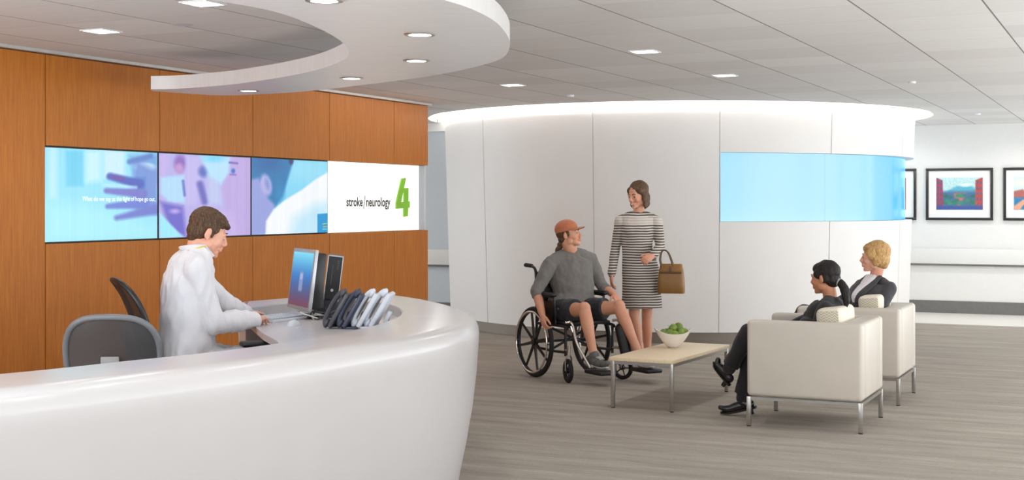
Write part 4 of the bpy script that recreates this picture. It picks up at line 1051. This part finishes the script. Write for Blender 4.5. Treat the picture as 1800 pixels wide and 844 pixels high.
# ------------------------------------------------------------------ task chairs
def mesh_mat(name, c, alpha):
    m = NT(name); v = m.coords(); m.p.inputs['Base Color'].default_value = c; m.p.inputs['Roughness'].default_value = .55; m.p.inputs['Alpha'].default_value = alpha; return m.m
M['mesh_grey'] = mesh_mat('grey_chair_mesh', rgb(64,64,66), .93); M['mesh_black'] = mesh_mat('black_chair_mesh', rgb(30,30,32), .9)
M['chair_frame'] = plain('grey_chair_frame', rgb(112,115,120), .45); M['lumbar'] = plain('lumbar_pad', rgb(150,150,150), .6)
def task_chair(loc, hd, label, fmat, mmat, w_, hb, zt, tilt, seat=.5, arms=True, ax=.06):
    ang = math.atan2(hd[1], hd[0]); t = thing('task_chair', label, 'office chair', (loc[0], loc[1], 0), ang)
    tl = math.tan(R(tilt)); zb = zt-hb
    def outline(k, N=48):
        a = 2*PI*k/N; c, s = math.cos(a), math.sin(a); n_ = 3.0
        y = math.copysign(abs(c)**(2/n_), c); z = math.copysign(abs(s)**(2/n_), s); zz = (z+1)/2
        return y*w_/2*(.80+.26*zz-.08*zz*zz), zz
    def bp_(y, zz): return Vector((-.2-tl*zz*hb-.05*(1-(2*y/w_)**2)+.03*math.sin(zz*PI), y, zb+zz*hb))
    N = 48; bm = BM(); ring = [bp_(*outline(k, N)) for k in range(N)]
    ring += ring[:2]; sweep(bm, ring, .015, 10, n=1, caps=False); fr = obj('back_frame', bm, fmat, t)
    bm = BM(); ncol, nrow = 14, 12; g = []
    for r_ in range(nrow+1):
        zz = r_/nrow; th = math.asin(min(1, max(-1, (abs(2*zz-1))**1.5)))*(1 if zz > .5 else -1); hw = (abs(math.cos(th)))**(2/3)*w_/2*(.80+.26*zz-.08*zz*zz)
        g.append([bm.verts.new(bp_(hw*(2*q/ncol-1), zz)) for q in range(ncol+1)])
    for r_ in range(nrow):
        for q in range(ncol): bm.faces.new((g[r_][q], g[r_][q+1], g[r_+1][q+1], g[r_+1][q]))
    obj('back_mesh', bm, mmat, t)
    bm = BM(); box(bm, bp_(0, .33)+Vector((-.02,0,0)), (.012, .085, hb*.6), rot=Euler((0, -R(tilt), 0)).to_matrix(), bevel=.005); obj('lumbar_pad', bm, 'lumbar', t)
    bm = BM(); sweep(bm, [(0,0,seat-.08),(-.18,0,seat-.06),(-.28,0,zb+.05),(-.27-tl*hb*.5,0,zb+hb*.45)], [.03,.028,.022,.018], 12, side=(0,1,0), ratio=1.6); obj('spine', bm, fmat, t)
    bm = BM(); box(bm, (.03, 0, seat-.02), (.46, .48, .045), bevel=.02, seg=4); obj('seat', bm, 'black_soft', t)
    if arms:
        for s in (-1, 1):
            if s > 0: ax = .06
            bm = BM(); box(bm, (ax, s*.30, seat+.19), (.27, .095, .028), bevel=.013, seg=3); ar = obj('armrest', bm, 'black_soft', t)
            bm = BM(); pipe(bm, [(-.1,s*.2,seat-.05),(-.08,s*.29,seat-.03),(ax-.09,s*.305,seat+.06),(ax-.02,s*.30,seat+.18)], .014, 10); obj('arm_post', bm, 'charcoal', ar)
    bm = BM(); rod(bm, (0,0,.09), (0,0,seat-.05), .024, 16); obj('gas_column', bm, 'charcoal', t)
    for k in range(5):
        a = 2*PI*k/5+.3; c, s = math.cos(a), math.sin(a)
        bm = BM(); sweep(bm, [(0,0,.10),(c*.16,s*.16,.09),(c*.30,s*.30,.075)], [.026,.02,.015], 10); l = obj('leg', bm, 'charcoal', t)
        bm = BM(); mt2 = Matrix.Translation((c*.30, s*.30, .03)) @ Matrix.Rotation(a, 4, 'Z') @ Matrix.Rotation(PI/2, 4, 'X'); disc(bm, [(.026,-.02),(.029,-.016),(.029,.016),(.026,.02)], 20, mt2); rod(bm, (c*.30,s*.30,.03), (c*.30,s*.30,.075), .006, 8); obj('caster', bm, 'rubber', l)
    return t
gx = (231-900)/F*6.75
task_chair((gx+.02, 6.75-.2, 0), (-.06, 1), 'empty task chair with a grey framed mesh back beside the seated doctor', 'chair_frame', 'mesh_grey', .47, .50, .975, 8, .48, True)
task_chair((-1.735, 7.24, 0), (.90, .43), 'black mesh task chair that the doctor in the white coat sits on', 'black', 'mesh_black', .46, .50, 1.10, 16, .572, True, .34)
# ------------------------------------------------------------------ wheelchair
WO = Vector((.449, 11.80, 0)); WH = Vector((.49, -.87, 0)).normalized(); WL = Vector((-WH.y, WH.x, 0)); WA = math.atan2(WH.y, WH.x)
def WC(x, y, z): return WO + WH*x + WL*y + Vector((0,0,z))
def wheelchair():
    t = thing('wheelchair', 'black and chrome manual wheelchair carrying the man in the orange cap', 'wheelchair', WO, WA)
    RY = Matrix.Rotation(PI/2, 4, 'X')
    for s in (-1, 1):
        mt = Matrix.Translation((0, s*.29, .305)) @ RY
        def torus(R_, r_, m=mt, sg=72, st=12, off=0):
            bm = BM(); rows = []
            for k in range(sg):
                a = 2*PI*k/sg; rows.append([bm.verts.new(m @ Vector(((R_+r_*math.cos(2*PI*j/st))*math.cos(a), (R_+r_*math.cos(2*PI*j/st))*math.sin(a), off+r_*math.sin(2*PI*j/st)))) for j in range(st)])
            for k in range(sg):
                for j in range(st): bm.faces.new((rows[k][j], rows[(k+1) % sg][j], rows[(k+1) % sg][(j+1) % st], rows[k][(j+1) % st]))
            return bm
        wh = obj('rear_wheel', torus(.287, .018), 'rubber', t)
        bm = torus(.266, .011); obj('wheel_rim', bm, 'black', wh)
        bm = torus(.262, .0085, off=-s*.035); 
        for k in range(6):
            a = 2*PI*k/6; rod(bm, mt @ Vector((.262*math.cos(a), .262*math.sin(a), -s*.035)), mt @ Vector((.262*math.cos(a), .262*math.sin(a), -s*.004)), .004, 6)
        obj('hand_rim', bm, 'chrome', wh)
        for k in range(8):
            a = 2*PI*k/8+.2; bm = BM(); e = Vector((math.cos(a), math.sin(a), 0)); sweep(bm, [mt @ (e*.02), mt @ (e*.262)], [.013, .009], 8, side=mt.to_3x3() @ Vector((-math.sin(a), math.cos(a), 0)), ratio=1.25); obj('spoke', bm, 'black', wh)
        bm = BM(); disc(bm, [(.018,-.03),(.03,-.022),(.03,.022),(.018,.03)], 24, mt); obj('hub', bm, 'black', wh)
        # side frame
        y = s*.235
        bm = BM()
        pipe(bm, [(-.06,y,.30),(-.06,y,.60),(-.07,y,.86),(-.09,y,.93),(-.15,y,.955)], .0125, 10)
        pipe(bm, [(-.06,y,.46),(.1,y,.465),(.40,y,.465),(.45,y,.45)], .0125, 10); pipe(bm, [(-.06,y,.25),(.2,y,.245),(.42,y,.25)], .0125, 10)
        pipe(bm, [(.42,y,.47),(.42,y,.22)], .0125, 10); rod(bm, (0,y,.305), (0,s*.27,.305), .012); rod(bm, (-.06,y,.305), (.02,y,.305), .012)
        obj('side_frame', bm, 'black', t)
        bm = BM(); sweep(bm, [(-.15,y,.955),(-.25,y,.958)], [.018,.018], 12); obj('push_handle', bm, 'rubber', t)
        bm = BM(); sweep(bm, [(-.02,s*.262,.725),(.27,s*.262,.725)], [.019,.019], 14, side=(0,1,0), ratio=1.7); ap = obj('armrest_pad', bm, 'black_soft', t)
        bm = BM(); pipe(bm, [(-.04,y,.48),(-.04,s*.25,.69),(-.01,s*.258,.706),(.22,s*.258,.706),(.26,s*.25,.68),(.26,y,.48)], .0105, 10); box(bm, (.11,s*.245,.58), (.24,.006,.16)); obj('armrest_frame', bm, 'black', ap)
        # caster fork and wheel
        cx, cy = (.46, -.235) if s < 0 else (.50, .285)
        bm = BM(); mt2 = Matrix.Translation((cx, cy, .1)) @ Matrix.Rotation(R(-12 if s < 0 else 25), 4, 'Z') @ RY
        rows = disc(bm, [(.070,-.013),(.093,-.015),(.100,-.008),(.100,.008),(.093,.015),(.070,.013)], 40, mt2)
        bm.faces.ensure_lookup_table(); bmesh.ops.delete(bm, geom=[f for f in bm.faces if len(f.verts) > 4], context='FACES_ONLY')
        lathe(bm, [(.070,.013),(.070,-.013)], 40, mt2)
        cw = obj('caster_wheel', bm, 'rubber', t)
        bm = BM(); disc(bm, [(.02,-.018),(.02,.018)], 18, mt2)
        for k in range(5): a = 2*PI*k/5; rod(bm, mt2 @ Vector((.012*math.cos(a), .012*math.sin(a), 0)), mt2 @ Vector((.072*math.cos(a), .072*math.sin(a), 0)), .006, 8)
        obj('caster_hub', bm, 'black', cw)
        bm = BM(); rt = Matrix.Translation((cx, cy, 0)) @ Matrix.Rotation(R(-12 if s < 0 else 25), 4, 'Z')
        pipe(bm, [rt @ Vector((0,-.024,.1)), rt @ Vector((.01,-.026,.2)), rt @ Vector((.015,0,.232)), rt @ Vector((.01,.026,.2)), rt @ Vector((0,.024,.1))], .0065, 8); rod(bm, rt @ Vector((.015,0,.225)), (cx+.015, cy, .31), .014); rod(bm, (cx+.015,cy,.27), (.42,y,.27), .012)
        obj('caster_fork', bm, 'steel', t)
        # leg rest
        fx, fy = (.72, -.085) if s < 0 else (.78, .335)
        ky = -.2 if s < 0 else .27
        bm = BM(); pipe(bm, [(.42,y,.50),(.47,ky,.49),(.54,ky,.34),(fx-.06,(fy+ky)/2,.14)], .0115, 10); pipe(bm, [(.45,ky,.47),(.50,ky-.02*s,.36)], .009, 8)
        lr = obj('leg_rest', bm, 'chrome' if s < 0 else 'steel', t)
        bm = BM(); box(bm, (fx, fy, .108), (.25, .16, .034), bevel=.012); obj('foot_plate', bm, 'black', lr)
        if s > 0: bm = BM(); sweep(bm, [(.54,.245,.44),(.60,.265,.22)], [.045,.045], 14, side=(0,1,0), ratio=1.3); obj('calf_pad', bm, 'black_soft', lr)
        bm = BM(); rod(bm, (.30,s*.262,.52), (.36,s*.275,.60), .008, 8); ell(bm, (.365,s*.276,.61), .013); obj('brake_lever', bm, 'black', t)
    bm = BM(); box(bm, (.19, 0, .485), (.44, .45, .03), bevel=.012, seg=3); obj('seat', bm, 'black_soft', t)
    bm = BM(); box(bm, (-.065, 0, .70), (.03, .45, .42), bevel=.012, seg=3); obj('backrest', bm, 'black_soft', t)
    for s in (-1, 1): bm = BM(); rod(bm, (.12+s*.05,-.23,.25), (.12+s*.05,.23,.455), .011); obj('cross_brace', bm, 'black', t) if s > 0 else (bmesh.ops.transform(bm, matrix=Matrix.Scale(-1, 4, (0,1,0)), verts=bm.verts), obj('cross_brace', bm, 'black', t))
    bm = BM(); rod(bm, (.0,-.24,.305), (.0,.24,.305), .012); obj('axle_bar', bm, 'black', t)
wheelchair()

def man():
    P = Person((WO.x+.1, WO.y-.2, 0), 'man in an orange cap, grey sweater and black shorts sitting in the wheelchair', 'skin_warm'); b = P.bm
    lf = WL; side = (Vector((.95,.2,0))).normalized()
    pel = WC(.09,0,.60); wai = D(1009,520,11.76); che = D(1003,482,11.77); upc = D(1003,457,11.77); nkb = D(1005,443,11.77)
    hc = D(1000,412,11.72); fw = Vector((.93,-.30,.20)).normalized(); Mh = frame_of(hc, fw, (0,0,1), .98)
    rs_, re, rw = D(966,466,11.68), D(943,512,11.6), D(954,556,11.46); ls, le, lw_ = D(1037,458,11.84), D(1058,503,11.86), D(1080,519,11.72)
    torso(b, [pel, wai, che, upc, nkb], [.115,.105,.118,.09,.055], [1.35,1.35,1.5,1.75,1.1], side, True)
    sweep(b, [nkb, Mh @ Vector((-.025,0,-.08)), Mh @ Vector((-.01,0,-.03))], [.058,.056,.055], 16); merge(b, head_shape(), Mh)
    yoke(b, nkb, rs_, ls); arm(b, rs_, re, rw); arm(b, ls, le, lw_)
    H1, K1, A1, T1 = WC(.10,-.10,.575), WC(.50,-.10,.61), WC(.64,-.095,.235), WC(.83,-.075,.18)
    H2, K2, A2, T2 = WC(.10,.10,.575), WC(.50,.25,.615), WC(.70,.32,.225), WC(.89,.34,.17)
    for H, K, A, T in ((H1,K1,A1,T1), (H2,K2,A2,T2)): leg(b, H, K, A, .98); foot(b, A, T, .95)
    ell(b, K1+Vector((0,0,.012)), .054); ell(b, K2+Vector((0,0,.012)), .054)
    place_hand(b, rw, D(959,590,11.40)-rw, (-.85,-.35,.1), 1, 1.0, curl=38); place_hand(b, lw_, Vector((.35,-.9,-.45)), (.1,.1,1), -1, 1.0, curl=40)
    P.body(.0045)
    face_parts(P.o, Mh, P.base, brow='hair_mid')
    h = BM(); ell(h, (-.03,0,.02), (.085,.080,.075)); ell(h, (-.055,0,-.03), (.05,.066,.045)); ell(h, (-.085,0,-.075), (.04,.035,.028)); ell(h, (-.115,0,-.105), (.045,.03,.024), Euler((0,R(-35),0)).to_matrix())
    for s in (-1,1): ell(h, (.008,s*.070,.008), (.018,.010,.03))
    h.transform(Mh); P.wear('hair', h, 'hair_brown', .004, 4, .003, (40,40,30), label='short dark brown ponytail below the cap')
    c = BM(); ell(c, (-.016,0,.055), (.106,.088,.082)); 
    for v in c.verts:
        if v.co.z < .03: v.co.z = .03 + (v.co.z-.03)*.12 - (.03 if v.co.x < -.03 else 0)*min(1, -(v.co.x+.03)/.06 if v.co.x < -.03 else 0)
    c.transform(Mh); cp = P.wear('baseball_cap', c, 'cap', .004, 2, .001)
    br = BM(); N = 16; rows = []
    for j in range(N+1):
        a = R(-62)+R(124)*j/N; rr = [(.088+.0*math.cos(a), .0), (.088+.068*math.cos(a)**.7, .0)]
        p0 = Vector((-.01+.098*math.cos(a), .088*math.sin(a), .046)); p1 = p0+Vector((.066*max(0,math.cos(a*1.35))**.6, 0, -.004-.016*abs(math.sin(a))))
        rows.append([br.verts.new(q) for q in (p0, p1, p1-Vector((0,0,.004)), p0-Vector((0,0,.006)))])
    for p, q in zip(rows, rows[1:]):
        for j in range(4): br.faces.new((p[j], q[j], q[(j+1) % 4], p[(j+1) % 4]))
    br.faces.new(rows[0]); br.faces.new(list(reversed(rows[-1]))); br.transform(Mh); P.raw('cap_brim', br, 'cap', parent=cp)
    s_ = BM(); torso(s_, [pel-Vector((0,0,.03)), wai, che, upc, nkb-Vector((0,0,.008))], [.15,.132,.136,.116,.076], [1.36,1.34,1.42,1.7,1.2], side)
    yoke(s_, nkb-Vector((0,0,.008)), rs_, ls, 1.0, .015); arm(s_, rs_, re, rw, 1.04, .010, .14); arm(s_, ls, le, lw_, 1.04, .010, .3); P.wear('grey_sweater', s_, 'sweater', .006, 3, .010, (13,13,9))
    t = BM(); torso(t, [pel-Vector((0,0,.07)), pel, pel+Vector((0,0,.02))], [.12,.115,.09], 1.3, lf, True)
    for H, K in ((H1,K1),(H2,K2)): sweep(t, [H, H.lerp(K,.35), H.lerp(K,.66)], [.10,.096,.092], 18, caps=False)
    P.wear('black_shorts', t, 'shorts', .006, 4, .006, (14,14,14))
    for A, T in ((A1,T1),(A2,T2)):
        u, s = shoe(A-Vector((0,0,.005)), T+Vector((0,0,.005)), 1.02); sh = P.raw('sneaker', u, 'sneaker'); P.raw('sole', s, 'sole_w', parent=sh)
        k = BM(); d = (T-A).normalized()
        for q in (.3,.42,.54): rod(k, A.lerp(T,q)+Vector((0,0,.012))+d.cross(Vector((0,0,1))).normalized()*.028, A.lerp(T,q)+Vector((0,0,.012))-d.cross(Vector((0,0,1))).normalized()*.028, .003, 6)
        P.raw('laces', k, 'sole_w', parent=sh)
man()

def standing_woman():
    Y = 12.25; P = Person((D(1130,0,Y).x, Y, 0), 'smiling brown haired woman in a striped knee length dress standing behind the wheelchair', 'skin_warm'); b = P.bm
    side = Vector((1,.08,0)).normalized()
    hem = D(1128,541,Y); pel = D(1127,482,Y); wai = D(1120,438,Y); che = D(1120,403,Y); upc = D(1121,385,Y); nkb = D(1122,373,Y+.01)
    hc = D(1121,343,Y-.02); fw = Vector((-.70,-.66,-.20)).normalized(); Mh = frame_of(hc, fw, (0,0,1), 1.0)
    rs_, re, rw = D(1091,389,Y), D(1082,437,Y+.04), D(1075,482,Y-.08); ls, le, lw_ = D(1153,389,Y), D(1161,433,Y-.02), D(1148,449,Y-.24)
    torso(b, [pel, wai, che, upc, nkb], [.105,.085,.10,.08,.042], [1.5,1.45,1.4,1.75,1.2], side, True)
    sweep(b, [nkb, Mh @ Vector((-.025,0,-.08)), Mh @ Vector((-.01,0,-.03))], [.047,.045,.045], 16); merge(b, head_shape(True), Mh)
    yoke(b, nkb, rs_, ls, .72); arm(b, rs_, re, rw, .82); arm(b, ls, le, lw_, .82)
    H1, K1, A1 = D(1114,492,Y), D(1115,557,Y-.03), D(1128,632,Y-.02); H2, K2, A2 = D(1140,492,Y), D(1137,557,Y+.06), D(1139,632,Y+.1)
    A1.z = .10; A2.z = .10
    leg(b, H1, K1, A1, .86); leg(b, H2, K2, A2, .86); f1 = Vector((.15,-1,0)).normalized()
    T1, T2 = A1+f1*.14-Vector((0,0,.05)), A2+f1*.14-Vector((0,0,.05)); foot(b, A1, T1, .85); foot(b, A2, T2, .85)
    place_hand(b, rw, (-.02,-.12,-1), (-.95,-.2,0), -1, .95, curl=20); place_hand(b, lw_, D(1128,461,Y-.30)-lw_, (.25,-.75,.6), -1, .95, curl=38)
    P.body(.0045); face_parts(P.o, Mh, P.base, True, brow='hair_mid')
    h = BM(); ell(h, (-.025,0,.045), (.098,.086,.086)); ell(h, (-.055,0,-.03), (.062,.080,.085)); ell(h, (-.05,0,-.085), (.05,.078,.055))
    for s in (-1,1): ell(h, (-.01,s*.078,-.03), (.034,.018,.075)); ell(h, (.02,s*.064,.045), (.038,.024,.034)); ell(h, (.0,s*.08,-.085), (.026,.016,.035))
    h.transform(Mh); P.wear('hair', h, 'hair_mid', .004, 8, .004, (34,34,9), label='shoulder length brown hair')
    d = BM(); torso(d, [hem, hem.lerp(pel,.5), pel, wai, che, upc, nkb-Vector((0,0,.015))], [.135,.130,.124,.098,.113,.094,.055], [1.36,1.36,1.40,1.42,1.40,1.72,1.7], side)
    for s in (-1, 1): ell(d, che+side*(s*.066)+Vector((0,-.062,-.01)), (.06,.052,.058))
    yoke(d, nkb-Vector((0,0,.012)), rs_, ls, .74, .008); arm(d, rs_, re, rw, .84, .008, .97); arm(d, ls, le, lw_, .86, .009, .9); P.wear('striped_dress', d, 'stripes', .0055, 5, .005, (9,9,7))
    for A, T in ((A1,T1),(A2,T2)): u, s = shoe(A, T+Vector((0,0,.01)), .85); sh = P.raw('shoe', u, 'shoe_black'); P.raw('sole', s, 'rubber', parent=sh)
    # handbag on the forearm
    c = D(1180,489,Y-.16); t = thing('handbag', 'brown leather handbag hanging from the forearm of the standing woman', 'handbag', (c.x, c.y, c.z-.135), R(-14))
    bm = BM(); W_, Hh, T_ = .235, .27, .13
    rows = []
    for z, kx, ky in ((0,1,.95),(.015,1.03,1.05),(.12,1.0,1.0),(.2,.93,.8),(.25,.84,.5),(.262,.82,.42)):
        rows.append([(math.copysign(abs(math.cos(a))**.35, math.cos(a))*W_/2*kx, math.copysign(abs(math.sin(a))**.45, math.sin(a))*T_/2*ky, z) for a in [2*PI*j/40 for j in range(40)]])
    rv = [[bm.verts.new(p) for p in r_] for r_ in rows]
    for p, q in zip(rv, rv[1:]):
        for j in range(40): bm.faces.new((p[j], p[(j+1) % 40], q[(j+1) % 40], q[j]))
    bm.faces.new(list(reversed(rv[0]))); bm.faces.new(rv[-1]); obj('bag_body', bm, 'bag', t)
    for s in (-1, 1):
        bm = BM(); pipe(bm, [(-.085,s*.03,.24),(-.10,s*.028,.30),(-.085,s*.015,.37),(-.055,s*.01,.385),(-.02,s*.02,.35),(.02,s*.03,.24)], .0065, 8); obj('handle', bm, 'bag_dark', t)
    bm = BM(); box(bm, (0,0,.258), (W_*.72,.035,.012), bevel=.004); obj('top_flap', bm, 'bag', t)
    bm = BM(); box(bm, (0,-.062,.19), (.2,.008,.018), bevel=.003); box(bm, (0,-.066,.215), (.02,.008,.06), bevel=.003); obj('belt_strap', bm, 'bag_dark', t)
standing_woman()

# ------------------------------------------------------------------ the two seated women
def seat_pt(ch):
    c = ch.location; f = Vector((-D2.x, -D2.y, 0)); l = Vector((-D1.x, -D1.y, 0))
    return lambda x, y, z: Vector((c.x, c.y, 0)) + f*x + l*y + Vector((0,0,z))
def seated(ch, label, skin, hair, hc, nkb, fw, near_el, near_wr, far_el, far_wr, k1, k2, a1, a2, t1, t2, top, voxel=.005, blazer=False, tf=None):
    C = seat_pt(ch); P = Person(C(.1,0,0), label, skin); b = P.bm; l = Vector((-D1.x, -D1.y, 0)); f = Vector((-D2.x, -D2.y, 0))
    if tf is not None: f = Vector(tf).normalized(); l = Vector((-f.y, f.x, 0))
    pel = C(.02,0,.56); up = nkb-Vector((0,0,.075))-f*.005; che = up.lerp(pel,.30)+f*.012; wai = up.lerp(pel,.65)+f*.01
    Mh = frame_of(hc, fw, (0,0,1), .98 if blazer else .96)
    sw = .140 if blazer else .158; ns, fs = nkb+l*sw-Vector((0,0,.08)), nkb-l*sw-Vector((0,0,.08))
    torso(b, [pel, wai, che, up, nkb], [.11,.092,.105,.085,.045], [1.45,1.4,1.4,1.7,1.2], l, True)
    sweep(b, [nkb, Mh @ Vector((-.025,0,-.08)), Mh @ Vector((-.01,0,-.03))], [.049,.046,.046], 16); merge(b, head_shape(True), Mh)
    yoke(b, nkb, ns, fs, .75); arm(b, ns, near_el, near_wr, .86); arm(b, fs, far_el, far_wr, .86)
    H1, H2 = C(.04,-.09,.535), C(.04,.09,.535)
    leg(b, H1, k1, a1, .86); leg(b, H2, k2, a2, .86); foot(b, a1, t1, .85); foot(b, a2, t2, .85)
    place_hand(b, near_wr, f+Vector((0,0,-.1))-l*.3, (0,0,1), -1, .92, curl=25); place_hand(b, far_wr, f+Vector((0,0,-.1))+l*.2, (0,0,1), 1, .92, curl=25)
    P.body(voxel); face_parts(P.o, Mh, P.base, brow=hair)
    c = BM(); ad = .012 if blazer else .01
    torso(c, [pel, wai, che, up, nkb-Vector((0,0,.012))], [.128+ad/2,.105+ad,.116+ad,.094+ad,.055+ad*.5], [1.42,1.4,1.4,1.66,1.3], l)
    for s in (-1, 1): ell(c, che+l*(s*.066)+f*.075-Vector((0,0,.0)), (.052,.055,.058))
    yoke(c, nkb-Vector((0,0,.012)), ns, fs, .78, ad*.7); arm(c, ns, near_el, near_wr, .90, ad*.8, .95); arm(c, fs, far_el, far_wr, .92, ad, .95)
    tp = P.wear('blazer' if blazer else 'black_top', c, top, .006, 4, .006, (11,11,8))
    t = BM(); torso(t, [pel-Vector((0,0,.06)), pel+Vector((0,0,.06))], [.125,.12], 1.4, l, True)
    leg(t, H1, k1, a1, .9, .012); leg(t, H2, k2, a2, .9, .014)
    sweep(t, [k1.lerp(a1,.5), k1.lerp(a1,.92)], [.052,.062], 16, caps=False); sweep(t, [k2.lerp(a2,.5), k2.lerp(a2,.9)], [.052,.062], 16, caps=False)
    P.wear('trousers', t, 'trousers', .006, 4, .005, (11,11,7))
    for A, T in ((a1,t1),(a2,t2)): u, s = shoe(A-Vector((0,0,.01)), T, .86, heel=.035); sh = P.raw('shoe', u, 'shoe_black'); P.raw('heeled_sole', s, 'shoe_black', parent=sh)
    return P, Mh, tp, C, f, l, nkb, che
c1 = seat_pt(ch1); c2 = seat_pt(ch2)
P, Mh, tp, C, f, l, nk, che = seated(ch1, 'dark haired woman with a low ponytail and black top in the nearer lounge chair', 'skin_tan', 'hair_dark',
    D(1450,488,9.33), D(1459,521,9.34), (-.76,.65,-.08), D(1437,575,9.12), c1(.28,.12,.56), D(1425,560,9.55), c1(.30,-.10,.58),
    c1(.47,-.09,.50), c1(.46,.05,.60), c1(.53,-.03,.125), c1(.615,.0,.335), c1(.70,-.02,.045), c1(.71,.0,.405), 'blacktop')
h = BM(); ell(h, (-.022,0,.042), (.099,.083,.085)); ell(h, (-.06,0,-.015), (.055,.068,.06)); ell(h, (.04,0,.072), (.045,.062,.034), Euler((0,R(24),0)).to_matrix())
for s in (-1,1): ell(h, (.018,s*.066,.028), (.036,.017,.035)); ell(h, (-.03,s*.070,-.005), (.035,.014,.035))
sweep(h, [(-.09,0,-.035),(-.125,-.0,-.05),(-.15,0,-.10),(-.155,0,-.17),(-.145,0,-.23)], [.022,.028,.032,.026,.010], 14)
h.transform(Mh); hr = P.wear('hair', h, 'hair_dark', .004, 3, .004, (40,40,18), label='black hair tied in a low ponytail')
bm = BM(); sweep(bm, [(-.098,0,-.034),(-.112,0,-.042)], [.030,.031], 16, caps=False); bm.transform(Mh); P.raw('hair_tie', bm, 'silver', parent=hr)
P, Mh, tp, C, f, l, nk, che = seated(ch2, 'short haired blonde woman in a charcoal blazer in the farther lounge chair', 'skin_fair', 'hair_blond',
    D(1537,452,10.55), D(1539,488,10.58), (-.93,.33,-.02), D(1546,548,10.34), c2(.22,.14,.60), D(1495,522,10.80), c2(.30,-.12,.62),
    c2(.46,.10,.50), c2(.43,-.06,.635), c2(.50,.1,.12), c2(.58,.02,.34), c2(.66,.1,.045), c2(.70,.02,.36), 'blazer', blazer=True, tf=(-.86, -.51, 0))
h = BM(); ell(h, (-.025,0,.045), (.104,.092,.090)); ell(h, (-.05,0,-.02), (.072,.088,.072)); ell(h, (.03,0,.078), (.058,.068,.036), Euler((0,R(20),0)).to_matrix())
for s in (-1,1): ell(h, (.012,s*.072,.025), (.042,.024,.05)); ell(h, (-.02,s*.078,-.025), (.036,.02,.045))
ell(h, (-.07,0,-.06), (.035,.06,.035)); h.transform(Mh); P.wear('hair', h, 'hair_blond', .004, 6, .0045, (36,36,14), label='short layered blond hair')
bm = BM(); fr = nk+f*.055
sweep(bm, [nk+f*.050+Vector((0,0,.012)), nk+f*.105-Vector((0,0,.045)), che+f*.142+Vector((0,0,.03)), che+f*.152-Vector((0,0,.06))], [.016,.018,.016,.010], 12, side=l, ratio=[3.6,3.4,2.6,1.0]); P.raw('white_shirt', bm, 'shirt_w', parent=None)
for s in (-1, 1):
    bm = BM(); sweep(bm, [nk+f*.02+l*(s*.066)+Vector((0,0,.012)), nk+f*.098+l*(s*.064)-Vector((0,0,.04)), che+f*.146+l*(s*.052)+Vector((0,0,.03)), che+f*.158+l*(s*.012)-Vector((0,0,.075))], [.010,.012,.012,.008], 10, side=l, ratio=[2.2,3.2,3.2,1.6]); P.raw('lapel', bm, 'blazer', parent=tp)
